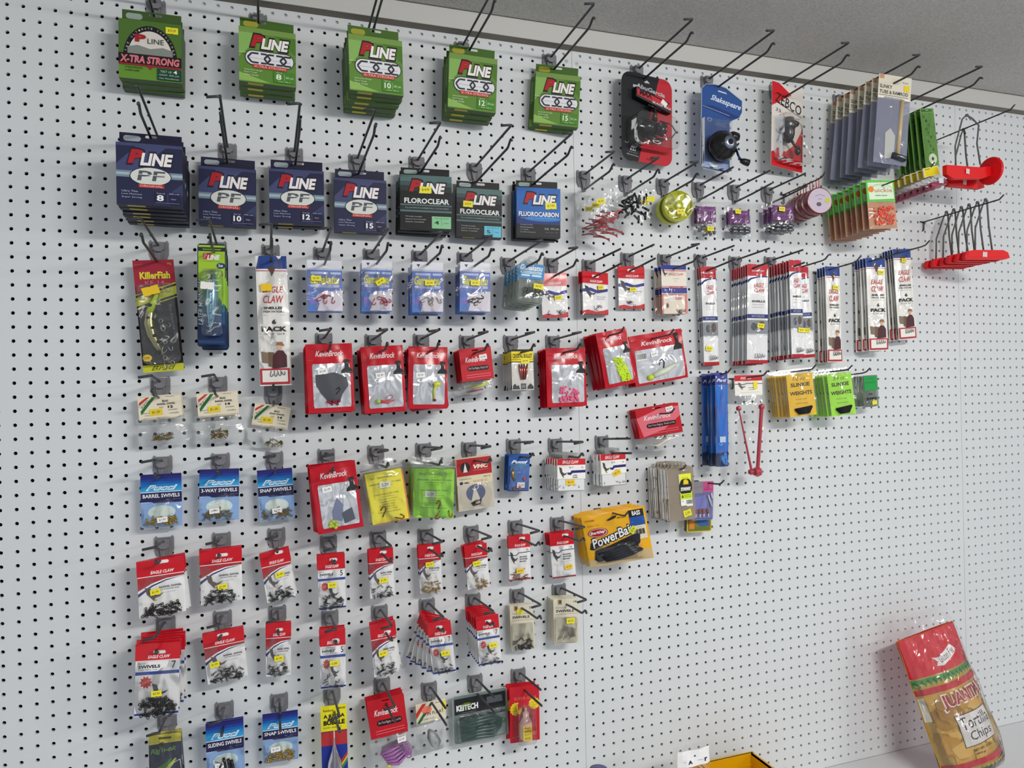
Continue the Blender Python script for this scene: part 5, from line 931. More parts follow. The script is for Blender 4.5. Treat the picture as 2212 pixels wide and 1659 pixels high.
def t_keitech(root, w, h):
    A = [P('26282A', (.03, .1), (.58, .09), (.58, .42), (.03, .43)), P('1C1E20', (.56, .08), (.97, .08), (.97, .33), (.56, .36)), T('KEITECH', .06, .20, .46, .33, 'E4E8E4', b=.05), E(.25, .22, .1, .05, '6A8A2A'), T('KEITECH', .07, .21, .45, .32, 'F0F2F0', b=.02), T('SWING IMPACT', .16, .365, .42, .385, '9AA09A'), P('5A6068', (.62, .13), (.9, .13), (.92, .27), (.62, .27))]
    mb = MB(); mb.prism(rrect(-w / 2, w / 2, -h, 0, 6), [], 0, 1.5, M('A6B8B4', 'tint')); mb.box(-w * .47, w * .47, -.6, 0, -h * .40, -h * .07, M('26282A')); mb.art(A[1:], w, h, flat, -.6); mb.tube([(x, 0, z) for x, z in rrect(-w / 2, w / 2, -h, 0, 6)], .9, M('A6B4B0', 'hard'), 5, closed=True); mb.build('clamshell', root)
    mb = MB(); q = random.Random(3); m = M('22524A', 'gloss')
    for i in range(7): z = -h * (.52 + .065 * i); mb.tube([(-w * .38, -7, z), (-w * .05, -9, z + 1), (w * .2, -8, z + .5 * (h * .08) * (3 - i) * .3), (w * .36, -7, -h * .68 - (i - 3) * 2)], [4.4, 5, 3, 2.6], m, 9)
    mb.ball((w * .40, -7, -h * .66), 5, 4, 6, M('4A7A3A', 'gloss'), 8, 5); mb.build('swimbait_lures', root, True)
    mb = MB(); mb.prism(rrect(-w * .45, w * .47, -h * .96, -h * .44, 8), [], -16, -.8, M('B8CCC6', 'clear')); mb.build('blister', root)
def t_glue(root, w, h):
    def star(u, v, a, b): return [(u + (a if i % 2 == 0 else a * .86) * math.cos(2 * math.pi * i / 28), v + (b if i % 2 == 0 else b * .86) * math.sin(2 * math.pi * i / 28)) for i in range(28)]
    A = [('P', star(.22, .40, .22, .125), 'E8D02C'), ('P', star(.83, .33, .20, .11), 'E8D02C'), T('Super Strong', .08, .36, .36, .385, 'A87A1A', r=8), T('Bonds Fast', .1, .41, .34, .435, 'A87A1A', r=8), T('Dries Clear', .70, .29, .95, .315, 'A87A1A', r=6), T('Waterproof', .7, .34, .94, .365, 'A87A1A', r=6), T('SUPER GLUE', .15, .19, .9, .24, 'DC7A70', b=.01), L('E8A0A0', .7, (.08, .90), (.3, .90)), E(.82, .86, .08, .04, 'D86A6A')]
    card('card', root, w, h, 'C62032', A, t=1, rad=2)
    mb = MB(); mb.lathe([(0, 42), (2, 42), (3.5, 30), (6.5, 29), (7, 18), (9, 15), (13, 8), (13.5, -26), (12, -28), (0, -28)], M('D8B8B4', 'gloss'), 20, (0, -9, -h * .68), 'z', None); mb.build('glue_bottle', root, True)
    mb = MB(); mb.prism([(-10, -h * .64), (10, -h * .64), (10, -h * .90), (-10, -h * .90)], [], -23.4, -22.6, M('E8D43A')); mb.art([T('Magic', .14, .05, .86, .2, 'B02A1E', b=.02, sh=.2), T('FISHING', .14, .3, .86, .4, '4A3A1A', b=.03), T('$2.19', .2, .5, .8, .62, '7A6A2A'), T('GLUE', .2, .75, .8, .88, '4A3A1A')], 20, h * .26, flat, -23.4, -10, -h * .64); mb.build('bottle_label', root)
    mb = MB(); mb.prism(rrect(-w * .3, w * .3, -h * .97, -h * .3, 6), [], -24.5, -.5, M('E0C0BC', 'clear')); mb.build('blister', root)
# hooks: number -> x, z, wire length (mm), kind
HK = {1: (245, 788, 255, 'L'), 2: (430, 788, 255, 'L'), 3: (645, 788, 255, 'L'), 4: (850, 788, 245, 'L'), 5: (1056, 788, 240, 'L'), 6: (1280, 790, 240, 'L'), 7: (1474, 788, 252, 'L'), 8: (1677, 790, 250, 'L'), 9: (1879, 787, 255, 'L'), 10: (2082, 787, 250, 'L'),
      11: (2189, 703, 250, 'W'), 12: (2165, 483, 235, 'W'), 13: (247, 527, 255, 'L'), 14: (368, 524, 255, 'L'), 15: (494, 526, 255, 'L'), 16: (619, 523, 270, 'L'), 17: (745, 529, 225, 'L'), 18: (873, 526, 256, 'L'), 19: (999, 525, 250, 'L'),
      20: (1135, 529, 160, 'L'), 21: (1243, 526, 158, 'L'), 22: (1343, 526, 155, 'L'), 23: (1442, 525, 148, 'S'), 24: (1545, 526, 145, 'S'), 25: (1645, 527, 146, 'S'), 26: (1696, 528, 150, 'W'), 27: (1866, 518, 215, 'W'), 28: (2040, 578, 150, 'W'),
      29: (242, 326, 218, 'L'), 30: (346, 330, 218, 'L'), 31: (445, 328, 215, 'L'), 32: (545, 327, 212, 'L'), 33: (645, 328, 222, 'L'), 34: (747, 329, 215, 'L'), 35: (847, 329, 204, 'L'), 36: (946, 322, 218, 'L'), 37: (1050, 325, 151, 'L'), 38: (1144, 324, 164, 'S'), 39: (1244, 344, 131, 'S'), 40: (1343, 345, 153, 'L'),
      41: (1444, 348, 142, 'S'), 42: (1544, 347, 138, 'S'), 43: (1650, 350, 126, 'S'), 44: (1701, 332, 150, 'W'), 45: (1795, 330, 150, 'W'), 46: (1925, 355, 145, 'W'), 47: (2020, 380, 148, 'W'),
      48: (545, 151, 160, 'L'), 49: (645, 149, 190, 'L'), 50: (747, 150, 170, 'L'), 51: (848, 148, 162, 'L'), 52: (949, 148, 155, 'L'), 53: (1050, 148, 160, 'L'), 54: (1154, 156, 150, 'W'), 55: (1275, 152, 150, 'W'), 56: (1446, 66, 115, 'W'), 57: (1530, 58, 135, 'W'), 58: (1656, 70, 150, 'W'), 59: (1764, 68, 150, 'W'), 60: (1879, 62, 90, 'W'),
      61: (1290, -22, 122, 'W'), 62: (1318, -150, 120, 'W'), 63: (1417, -190, 120, 'W'), 64: (240, 66, 118, 'L'), 65: (342, 66, 118, 'L'), 66: (444, 46, 118, 'S'), 67: (241, -85, 110, 'L'), 68: (344, -85, 110, 'L'), 69: (444, -87, 110, 'L'),
      70: (545, -86, 165, 'L'), 71: (646, -83, 164, 'L'), 72: (747, -83, 171, 'L'), 73: (848, -85, 165, 'L'), 74: (951, -83, 130, 'L'), 75: (1051, -86, 156, 'L'), 76: (1168, -85, 145, 'S'), 77: (241, -239, 118, 'L'), 78: (343, -240, 110, 'L'), 79: (445, -240, 110, 'L'),
      80: (546, -264, 145, 'L'), 81: (647, -264, 171, 'L'), 82: (748, -267, 159, 'L'), 83: (849, -268, 153, 'L'), 84: (951, -264, 155, 'L'), 85: (1052, -265, 152, 'L'), 86: (1154, -238, 150, 'W'), 87: (241, -393, 138, 'L'), 88: (342, -393, 108, 'L'), 89: (444, -396, 110, 'L'),
      90: (546, -417, 142, 'L'), 91: (647, -418, 160, 'L'), 92: (748, -416, 155, 'L'), 93: (850, -417, 155, 'L'), 94: (952, -417, 151, 'L'), 95: (1053, -418, 152, 'L'), 96: (240, -574, 105, 'L'), 97: (342, -571, 105, 'L'), 98: (444, -571, 115, 'S'), 99: (547, -572, 166, 'L'), 100: (649, -571, 163, 'L'), 101: (749, -595, 156, 'S'), 102: (851, -594, 146, 'S'), 103: (951, -595, 146, 'S')}
ORD = ['front one', 'second from front', 'third from front', 'fourth from front', 'fifth from front', 'sixth from front', 'seventh from front', 'eighth from front']
# hook, name, category, builder, front quad in the photograph, front distance (m), count, description, options
B, K = 'line_box', 'card'
ST = [
 (1, 'fishing_line_box', 'box', lambda r, w, h: t_oldpline(r, w, h), (254, 38, 393, 55, 391, 180, 258, 167), .068, 3, 'dark green line box with arched label and a yellow price sticker', dict(p=23)),
 (2, 'fishing_line_box', 'box', lambda r, w, h: t_cxx(r, w, h, '8'), (515.3, 54, 638.5, 74.6, 639.7, 188.7, 516.5, 175), .082, 3, 'bright green line box directly right of the dark green stack', dict(p=25)),
 (3, 'fishing_line_box', 'box', lambda r, w, h: t_cxx(r, w, h, '10'), (751.5, 73, 868.7, 88, 871.4, 209, 756.4, 192.6), .120, 5, 'bright green line box in the tallest stack, top row centre', dict(p=23)),
 (4, 'fishing_line_box', 'box', lambda r, w, h: t_cxx(r, w, h, '12'), (971, 112.6, 1074.8, 128.8, 1071, 244, 967, 232), .088, 3, 'bright green line box with a glare spot, fourth top column', dict(p=26)),
 (5, 'fishing_line_box', 'box', lambda r, w, h: t_cxx(r, w, h, '15'), (1158.4, 153, 1254.7, 166.8, 1249, 274, 1151.6, 267), .05, 2, 'bright green line box beside the black and red reel card', dict(p=25)),
 (6, 'reel_package', 'reel', t_abu, (1343, 150, 1451, 176, 1452, 362, 1343, 343), .035, 1, 'spinning reel packed on a rounded black and red card', {}),
 (7, 'reel_package', 'reel', t_shake, (1513, 180, 1602, 190, 1602, 382, 1513, 362), .05, 1, 'black closed-face reel on a blue shaped card', {}),
 (8, 'reel_package', 'reel', t_zebco, (1668, 175, 1735, 196, 1733, 375, 1666, 355), .04, 1, 'small closed-face reel on a white and red card', {}),
 (9, 'tube_package', 'fishing tackle', t_slinky, (1902, 160.6, 1966.7, 167.6, 1959.7, 362.5, 1883.6, 346.8), .181, 8, 'long clear bag with a tan rod under a cream header', dict(p=22, j=2.5, bt=True)),
 (10, 'bait_card', 'fishing tackle', t_worm, (1987.7, 235, 2014.8, 233, 2030.5, 360.8, 1999, 360.8), .10, 6, 'narrow green card with staggered letters and a white disc', dict(p=16)),
 (11, 'line_winder', 'fishing tackle', lambda r, w, h: t_net(r, w, h, flip=True, seed=2), None, 0, 1, 'red plastic winder with flared end hanging high on a grey cord', dict(xyz=(2152, -150, 722), wh=(158, 132))),
 (11, 'line_winder', 'fishing tackle', lambda r, w, h: t_net(r, w, h, seed=3), None, 0, 1, 'bright red winder hanging just behind the flared one', dict(xyz=(2195, -105, 705), wh=(130, 128), nohook=True)),
 (12, 'line_winder', 'fishing tackle', lambda r, w, h: t_net(r, w, h), (2080, 434, 2177, 434, 2177, 541, 2080, 541), .150, 6, 'red bar winder on a twisted grey cord', dict(p=23, X=2175)),
 (13, 'fishing_line_box', 'box', lambda r, w, h: t_pf(r, w, h, '8'), (248.7, 306.4, 394, 315.8, 394.6, 449.8, 252.9, 439), .155, 6, 'navy line box in the deep leftmost stack', dict(p=24)),
 (14, 'fishing_line_box', 'box', lambda r, w, h: t_pf(r, w, h, '10'), (429, 357, 552.6, 367.5, 553.3, 491, 429, 484), .045, 1, 'single navy line box in the second column', {}),
 (15, 'fishing_line_box', 'box', lambda r, w, h: t_pf(r, w, h, '12'), (580.8, 362.8, 699.5, 371, 700.7, 485, 582, 481.5), .06, 2, 'navy line box in the two-deep third column', dict(p=25)),
 (16, 'fishing_line_box', 'box', lambda r, w, h: t_pf(r, w, h, '15'), (722.4, 381.7, 834.3, 391.6, 835.5, 503.5, 722.4, 501), .04, 1, 'single navy line box beside the black line boxes', {}),
 (17, 'fishing_line_box', 'box', lambda r, w, h: (t_floro(r, w, h, '4'), sticker(r, .49, .27, w, h, 24, 14, '$14.99', r=3)), (864.6, 375.5, 975.5, 383, 976, 496, 864, 493.6), .066, 3, 'black and teal line box with a pale green corner panel', dict(p=22)),
 (18, 'fishing_line_box', 'box', lambda r, w, h: (t_floro(r, w, h, '5', '6FC0D8'), sticker(r, .25, .33, w, h, 21, 13, '$14.99', r=-2)), (986, 404, 1085.4, 411.5, 1082.9, 514.7, 986, 511), .042, 1, 'black line box with a light blue panel', {}),
 (19, 'fishing_line_box', 'box', lambda r, w, h: (t_floro(r, w, h, '12', blue=True), sticker(r, .78, .36, w, h, 25, 14, '$17.99', r=4)), (1115.7, 403.5, 1211, 408.5, 1210, 513.4, 1115.7, 511), .056, 2, 'bright blue over black line box with a yellow sticker', dict(p=24)),
 (20, 'lure_bag', 'fishing tackle', lambda r, w, h: t_jigbag(r, w, h, 'red'), (1268.6, 386, 1337.5, 388, 1334, 500, 1273, 508.6), .094, 3, 'clear grip bag of thin red plastic pieces', dict(p=28)),
 (21, 'clip_bag', 'fishing tackle', lambda r, w, h: t_jigbag(r, w, h, 'black', 4), (1356, 396, 1416, 402, 1404, 478, 1342, 474), .084, 2, 'crumpled clear bag of black plastic clips', dict(p=30)),
 (22, 'split_shot_box', 'fishing tackle', t_disc, (1431.5, 413.7, 1494.6, 413.7, 1494.6, 476.9, 1431.5, 476.9), .066, 2, 'round yellow compartment box of lead split shot', dict(p=26)),
 (23, 'sinker_bag', 'fishing tackle', lambda r, w, h: t_purple(r, w, h), (1504, 425, 1547, 427, 1548, 511, 1505, 510.8), .03, 2, 'small bag of round sinkers with purple label, sticker low down', dict(p=15)),
 (24, 'sinker_bag', 'fishing tackle', lambda r, w, h: t_purple(r, w, h, price=(.34, .3), big=True), (1571, 436, 1619, 440, 1622.4, 508.6, 1575, 508.6), .03, 2, 'bag of large egg sinkers with purple label, middle of three', dict(p=15)),
 (25, 'sinker_bag', 'fishing tackle', lambda r, w, h: t_purple(r, w, h, price=(.36, .36), big=True), (1664, 424, 1716, 426, 1715, 506, 1668.7, 504), .055, 3, 'bag of egg sinkers with purple label, beside the round tins', dict(p=18)),
 (26, 'weight_tin', 'fishing tackle', t_tin, (1741, 384, 1794, 384, 1795, 463, 1742, 463), .088, 4, 'round dark red tin on a pink hanging loop', dict(p=22)),
 (27, 'bead_pouch', 'fishing tackle', t_quick, (1869, 389, 1929, 389, 1940, 494.5, 1880, 493), .152, 8, 'bag of coral beads under a bright green header', dict(p=18.5)),
 (28, 'tube_bag', 'fishing tackle', t_tubes, (1974, 357, 2046, 364, 2062, 410, 1990, 402), .140, 7, 'clear bag of maroon rubber tube under a yellow header', dict(p=19)),
 (29, 'lure_package', 'fishing lure', t_killer, (286, 562.8, 373.8, 560.4, 398.6, 800, 309.4, 805), .034, 1, 'banana-shaped plug lure on a black, red and yellow card', {}),
 (30, 'lure_package', 'fishing lure', t_minnow, (426.4, 526.7, 487.8, 526.7, 487.8, 745, 426.4, 742.5), .115, 5, 'blue foil minnow jig on a lime and navy card', dict(p=24)),
 (31, 'snelled_hook_pack', 'fish hooks', lambda r, w, h: t_tallec(r, w, h, 'navy', None), (551.7, 553, 618, 553, 629, 831.7, 561.4, 834), .06, 2, 'tall white 6 pack of snelled hooks with a navy top', dict(p=8, st=('F0C828', .32, .245))),
 (32, 'octopus_hook_pack', 'fish hooks', lambda r, w, h: t_gama(r, w, h, 'OCTOPUS', 'B0303C', 5, 1, (.25, .36)), (663.6, 561, 737.8, 564, 740.9, 674, 663.6, 673), .055, 2, 'leftmost blue and white pack of red fish hooks', dict(p=8)),
 (33, 'octopus_hook_pack', 'fish hooks', lambda r, w, h: t_gama(r, w, h, 'OCTOPUS', 'C23A44', 6, 2, (.62, .42), 32), (781.6, 562, 848, 563, 845.6, 673, 781.6, 673), .075, 3, 'blue and white pack of red fish hooks with a slanted sticker', dict(p=14)),
 (34, 'octopus_hook_pack', 'fish hooks', lambda r, w, h: t_gama(r, w, h, 'OCTOPUS', '9A9078', 5, 3, (.56, .42)), (890.4, 565, 957.5, 567, 956.5, 675, 890.4, 675), .079, 4, 'blue and white pack of pale bronze fish hooks', dict(p=14)),
 (35, 'octopus_hook_pack', 'fish hooks', lambda r, w, h: t_gama(r, w, h, 'OCTOPUS', '4A4844', 6, 4, (.48, .42)), (993, 566, 1060, 568, 1058, 677, 994, 671), .080, 4, 'blue and white pack of black fish hooks', dict(p=14)),
 (36, 'hook_clamshell', 'fish hooks', t_blister, (1121, 568, 1177.5, 573, 1169, 658, 1113.7, 653), .125, 5, 'clear clamshell of black hooks with a sky blue label', dict(p=23, j=2)),
 (37, 'fish_hook_pack', 'fish hooks', lambda r, w, h: t_ecpack(r, w, h, 'hooks', seed=2, nsw=5, price=(.62, .55), ptxt='$2.09'), (1169, 592, 1221, 591, 1229.5, 685, 1170, 688), .02, 1, 'red topped fish hook pack beside the clear clamshells', {}),
 (38, 'fish_hook_pack', 'fish hooks', lambda r, w, h: t_ecpack(r, w, h, 'hooks', seed=6, nsw=5, price=(.66, .36), ptxt='$2.09'), (1255, 586, 1311, 591, 1314.5, 682.7, 1262.5, 674), .03, 4, 'red topped fish hook pack with large dark hooks', dict(p=7)),
 (39, 'fish_hook_pack', 'fish hooks', lambda r, w, h: t_ecpack(r, w, h, 'hooks', seed=9, nsw=5, price=(.52, .54), ptxt='$2.09'), (1333.7, 576.5, 1391, 577.6, 1392, 669, 1338, 665.7), .014, 1, 'single red topped fish hook pack on the straight wires', {}),
 (40, 'fish_hook_pack', 'fish hooks', t_double, (1427, 573, 1482.4, 573, 1484.5, 678.5, 1432.5, 677), .045, 3, 'cream fish hook card with blue top band', dict(p=15)),
 (41, 'long_snelled_pack', 'fish hooks', lambda r, w, h: t_tallec(r, w, h, 'red', (.3, .83), seed=2), (1512.7, 575.7, 1547, 575.7, 1551.8, 788, 1522.5, 790.5), .03, 3, 'leftmost long red topped snelled hook pack', dict(p=9)),
 (42, 'long_snelled_pack', 'fish hooks', lambda r, w, h: t_tallec(r, w, h, 'red', (.62, .62), seed=4), (1616.5, 570.8, 1658, 570.8, 1659, 784.4, 1611.6, 785.6), .075, 8, 'long red topped snelled hook pack, wide stack', dict(p=9)),
 (43, 'long_snelled_pack', 'fish hooks', lambda r, w, h: t_tallec(r, w, h, 'red', (.75, .72), seed=6), (1705.6, 561, 1728.8, 562, 1738, 771, 1709, 773.4), .09, 8, 'long red topped snelled hook pack, rightmost deep stack', dict(p=10.5)),
 (44, 'long_snelled_pack', 'fish hooks', lambda r, w, h: t_tallec(r, w, h, 'red', (.45, .70), seed=8), (1718, 576, 1745, 577, 1760.5, 771, 1732, 774), .05, 1, 'shiny long pack peeking out behind the rightmost red stack', {}),
 (45, 'narrow_snelled_pack', 'fish hooks', lambda r, w, h: t_tallec(r, w, h, 'navy', (.6, .22), seed=2), (1782.5, 574.5, 1813, 577, 1819, 780.8, 1787.4, 784.4), .045, 4, 'narrow navy topped snelled pack, leftmost of three', dict(p=10)),
 (46, 'narrow_snelled_pack', 'fish hooks', lambda r, w, h: t_tallec(r, w, h, 'navy', (.7, .16), seed=5), (1870.4, 557, 1910.7, 557, 1918, 756, 1877.7, 758.8), .050, 5, 'shiny navy topped snelled pack, middle of three', dict(p=10)),
 (47, 'narrow_snelled_pack', 'fish hooks', lambda r, w, h: t_tallec(r, w, h, 'navy', (.5, .13), seed=7), (1929, 537.8, 1965.6, 537.8, 1980, 730.7, 1941, 735.6), .045, 5, 'navy topped snelled pack, rightmost of three', dict(p=9)),
 (48, 'lure_pouch', 'fishing lure', lambda r, w, h: t_kb(r, w, h, 'grey', 1, price=(.34, .40)), (658.4, 744.3, 760.5, 741, 766.3, 888, 667.6, 893), .115, 6, 'red foil pouch with a dark grey slip and red beads', dict(p=19)),
 (49, 'lure_pouch', 'fishing lure', lambda r, w, h: t_kb(r, w, h, 'greenbead', 2, price=(.42, .44)), (776.4, 751, 871.7, 743.8, 876.7, 888, 790.6, 893), .095, 4, 'red foil pouch with a green bead jig', dict(p=22)),
 (50, 'lure_pouch', 'fishing lure', lambda r, w, h: t_kb(r, w, h, 'yellowfly', 3, price=(.3, .46)), (882.6, 747.7, 965.4, 750, 967, 884, 881, 882), .088, 4, 'red foil pouch with a yellow tufted jig', dict(p=20, fan=-2.5)),
 (51, 'lure_card', 'fishing lure', lambda r, w, h: t_kbcard(r, w, h * .74, h * .32, 1, bw=1.06), (991, 753.4, 1058, 749.7, 1072, 842, 1001, 850), .059, 4, 'red carded bag of small chartreuse and pink lures', dict(p=14)),
 (52, 'bullet_lure_card', 'fishing lure', t_bullet, (1104, 754.6, 1151, 754.6, 1153.9, 841.7, 1106.6, 843), .069, 6, 'yellow topped card of pink bullet lures', dict(p=11)),
 (53, 'egg_pouch', 'fishing lure', lambda r, w, h: t_kb(r, w, h, 'pinkeggs', 4, price=None), (1177.5, 752, 1264.5, 751, 1268, 876.5, 1182.5, 880), .065, 4, 'red foil pouch of pink soft eggs', dict(p=16)),
 (54, 'egg_pouch', 'fishing lure', lambda r, w, h: t_kb(r, w, h, 'limeeggs', 5, price=None), (1282, 718.6, 1354, 710, 1376.4, 828, 1310.5, 839), .080, 5, 'tilted red foil pouch of chartreuse soft eggs', dict(p=16)),
 (55, 'lure_pouch', 'fishing lure', lambda r, w, h: t_kb(r, w, h, 'bigjig', 6, wide=True, vt=.14, price=(.4, .42)), (1357.8, 723.6, 1468.4, 713.6, 1489.5, 811.8, 1372.7, 839), .055, 3, 'wide red foil pouch with a large pale jig', dict(p=14)),
 (56, 'lure_sleeve', 'fishing lure', t_bluelong, (1544.5, 804.6, 1570.7, 804.6, 1573.4, 1007.8, 1547, 1007.8), .075, 4, 'long narrow blue package of dark lures', dict(p=18)),
 (57, 'bouncer_package', 'fishing tackle', lambda r, w, h: t_bouncer(r, w, h * .2, h * .8), (1587.8, 811, 1644, 809.8, 1655, 1031, 1592, 1031), .06, 1, 'clear bag of two long red rods with knobs', {}),
 (58, 'sinker_pack', 'fishing tackle', lambda r, w, h: t_slinkie(r, w, h, '1/2 oz.', 'F2C81E'), (1696.6, 808.5, 1753, 806.7, 1766, 896, 1707, 900), .088, 8, 'bag of dark weights with a yellow 1/2 ounce slip', dict(p=10, j=3)),
 (59, 'sinker_pack', 'fishing tackle', lambda r, w, h: t_slinkie(r, w, h, '3/4 oz.', 'B2E84A'), (1783, 807, 1838, 807, 1850, 893.7, 1798.8, 899), .085, 6, 'bag of dark weights with a lime 3/4 ounce slip', dict(p=13, j=3)),
 (60, 'sinker_pack', 'fishing tackle', t_vial, (1859, 812, 1890.6, 809.8, 1894.5, 876, 1861.8, 880.6), .05, 5, 'small clear box with a dark green label', dict(p=9)),
 (61, 'lure_card', 'fishing lure', lambda r, w, h: t_kbcard(r, w, h * .70, h * .34, 3, True, 'white', (.78, .16)), (1370, 884.5, 1463, 870, 1482, 962, 1388, 974), .056, 3, 'tilted sheen red carded bag of white lures', dict(p=14)),
 (62, 'compartment_box', 'box', t_stow, (1440.8, 1012.9, 1495, 1008, 1504, 1119.8, 1445.5, 1128), .095, 6, 'translucent six compartment box with yellow and black label', dict(p=15)),
 (63, 'brush_pack', 'fishing tackle', t_brush, (1498, 1040.8, 1540, 1039, 1540.7, 1121.6, 1491.8, 1125), .060, 1, 'purple and pink blister card behind the compartment boxes', {}),
 (63, 'sealed_pack', 'fishing tackle', t_tincard, (1481, 1046, 1534, 1043, 1534, 1147, 1481, 1149), .030, 1, 'yellow edged sealed pack hanging lowest behind the purple card', dict(nohook=True)),
 (86, 'worm_lure_bag', 'fishing lure', t_power, (1250, 1108, 1391.5, 1100, 1412.6, 1199.7, 1278.6, 1230), .078, 4, 'yellow bag of black soft worms', dict(p=19, j=2)),
 (64, 'swivel_card', 'swivels', lambda r, w, h: t_palco(r, w, h * .50, '12', h * .58, 1.16, seed=1), (299, 857.8, 386.6, 849.6, 403, 952, 303, 960), .033, 2, 'leftmost cream and striped card over tiny brass swivels', dict(p=8)),
 (65, 'swivel_card', 'swivels', lambda r, w, h: t_palco(r, w, h * .50, '14', h * .58, 1.2, seed=2), (427, 852, 511, 842, 522, 946, 430, 955), .03, 2, 'middle cream and striped card over tiny brass swivels', dict(p=9)),
 (66, 'swivel_card', 'swivels', lambda r, w, h: t_palco(r, w, h * .55, '14', h * .58, 1.12, 'SNAP SWIVEL', seed=4, cx=14), (552, 868.6, 627, 881, 616, 968, 536, 956), .02, 1, 'tilted cream card over brass snap swivels at the right', {}),
 (67, 'swivel_pack', 'swivels', lambda r, w, h: t_pucci(r, w, h, 'BARREL SWIVELS', 'B59A4A', 1, price=(.52, .86)), (303.7, 1026.5, 391, 1020.8, 394.8, 1134.7, 304.6, 1141), .03, 1, 'blue pack of gold barrel swivels', {}),
 (68, 'swivel_pack', 'swivels', lambda r, w, h: t_pucci(r, w, h, '3-WAY SWIVELS', '8A8264', 2, price=(.38, .80)), (431.8, 1015, 515.4, 1011, 517, 1122, 429, 1127), .03, 1, 'blue pack of dull brass 3-way swivels', {}),
 (69, 'swivel_pack', 'swivels', lambda r, w, h: t_pucci(r, w, h, 'SNAP SWIVELS', '9A8450', 3, price=(.50, .82)), (554.3, 1017, 631, 1009.7, 636.9, 1117.6, 561.9, 1125), .03, 1, 'blue pack of brass snap swivels, upper row', {}),
 (70, 'lure_pouch', 'fishing lure', lambda r, w, h: t_kb(r, w, h, 'greenclump', 7, vt=.12, price=(.32, .36)), (668, 1008, 765, 995, 787, 1136.6, 687, 1155.7), .100, 4, 'tilted red foil pouch with a green bead cluster', dict(p=16, fan=1.0)),
 (71, 'leader_bag', 'fishing tackle', lambda r, w, h: t_note(r, w, h, 'F0E43E', seed=1, under='E88A3A'), (787, 1025, 866, 1012, 883, 1118.5, 806, 1134), .084, 4, 'grip bag of hook leaders with a yellow slip', dict(p=12)),
 (72, 'leader_bag', 'fishing tackle', lambda r, w, h: t_note(r, w, h, 'B2F04C', True, 3), (901, 1011, 974, 1014, 987, 1120.6, 886, 1116), .091, 5, 'grip bag of hook leaders with a lime slip', dict(p=14)),
 (73, 'hook_leader_card', 'fish hooks', t_vmc, (983.8, 991, 1061, 984.6, 1067.7, 1092, 991, 1108), .045, 4, 'tan card of leaders with dark red header and round mark', dict(p=9)),
 (74, 'spoon_card', 'fishing lure', t_spoon, (1098.8, 982, 1145.8, 981, 1141, 1061, 1096.4, 1061), .045, 4, 'small blue card with a brass and red spoon', dict(p=9, j=3)),
 (75, 'hook_box', 'fish hooks', lambda r, w, h: t_ecbox(r, w, h, 1), (1203.4, 991.7, 1263, 990, 1264.5, 1060.6, 1203.4, 1061.5), .085, 6, 'flat clear hook box with red banded label, orange sticker low', dict(p=13)),
 (76, 'hook_box', 'fish hooks', lambda r, w, h: t_ecbox(r, w, h, 2, (.62, .60), 20), (1296, 981.6, 1350, 978.8, 1352.7, 1047, 1299.8, 1051.6), .056, 5, 'flat clear hook box on the straight wires, crooked sticker', dict(p=10)),
 (77, 'swivel_pack', 'swivels', lambda r, w, h: t_ecpack(r, w, h, 'swoosh', '7', price=(.36, .56), seed=1, nsw=34, sz=13), (295, 1217, 396.7, 1200, 401.4, 1320, 300.8, 1336), .062, 3, 'wide red topped pack of large black swivels, upper left', dict(p=9, fan=-2)),
 (78, 'swivel_pack', 'swivels', lambda r, w, h: t_ecpack(r, w, h, 'swoosh', '5', price=(.52, .70), seed=2, nsw=30, sz=12), (431.8, 1190.8, 521, 1180, 524, 1295, 433.7, 1306.6), .052, 2, 'wide red topped pack of black swivels below the 3-way swivels', dict(p=9)),
 (79, 'swivel_pack', 'swivels', lambda r, w, h: t_ecpack(r, w, h, 'swoosh', '3', price=(.56, .48), seed=3, nsw=34, sz=9), (557, 1196.5, 626.4, 1185, 636, 1285.7, 581, 1303.7), .045, 3, 'tilted narrow red topped swivel pack, upper row, third column', dict(p=9, fan=-1.5)),
 (80, 'swivel_pack', 'swivels', lambda r, w, h: t_ecpack(r, w, h, 'swivels', '5', price=(.52, .55), seed=4, nsw=34, sz=8, ptxt='$2.00'), (685, 1199.7, 744, 1195.5, 747.4, 1313, 689.4, 1318.8), .079, 2, 'red topped blue striped pack under the red pouch', dict(p=10)),
 (81, 'swivel_pack', 'swivels', lambda r, w, h: t_ecpack(r, w, h, 'swoosh', '10', price=(.55, .64), seed=5, nsw=30, sz=7), (794.5, 1188.5, 849, 1183, 852, 1286.6, 801.5, 1293.6), .05, 3, 'narrow red topped pack of fine black swivels under the yellow slip', dict(p=8)),
 (82, 'swivel_pack', 'swivels', lambda r, w, h: t_ecpack(r, w, h, 'swoosh', '8', 'SNAP SWIVEL', 'B08E4A', 'metal', price=(.48, .40), seed=6, nsw=18, sz=10, ptxt='$1.29'), (901.6, 1178.7, 952, 1175, 954.3, 1278, 909.4, 1282), .035, 2, 'red topped pack of brass snap swivels, straight', dict(p=9)),
 (83, 'swivel_pack', 'swivels', lambda r, w, h: t_ecpack(r, w, h, 'swoosh', '9', 'SNAP SWIVEL', 'B08E4A', 'metal', price=(.48, .42), seed=7, nsw=12, sz=10, ptxt='$1.29'), (1000.5, 1180, 1052, 1173, 1056.6, 1267, 1013, 1274), .050, 4, 'red topped pack of brass snap swivels, crumpled tops behind', dict(p=9, fan=-1.5, j=3)),
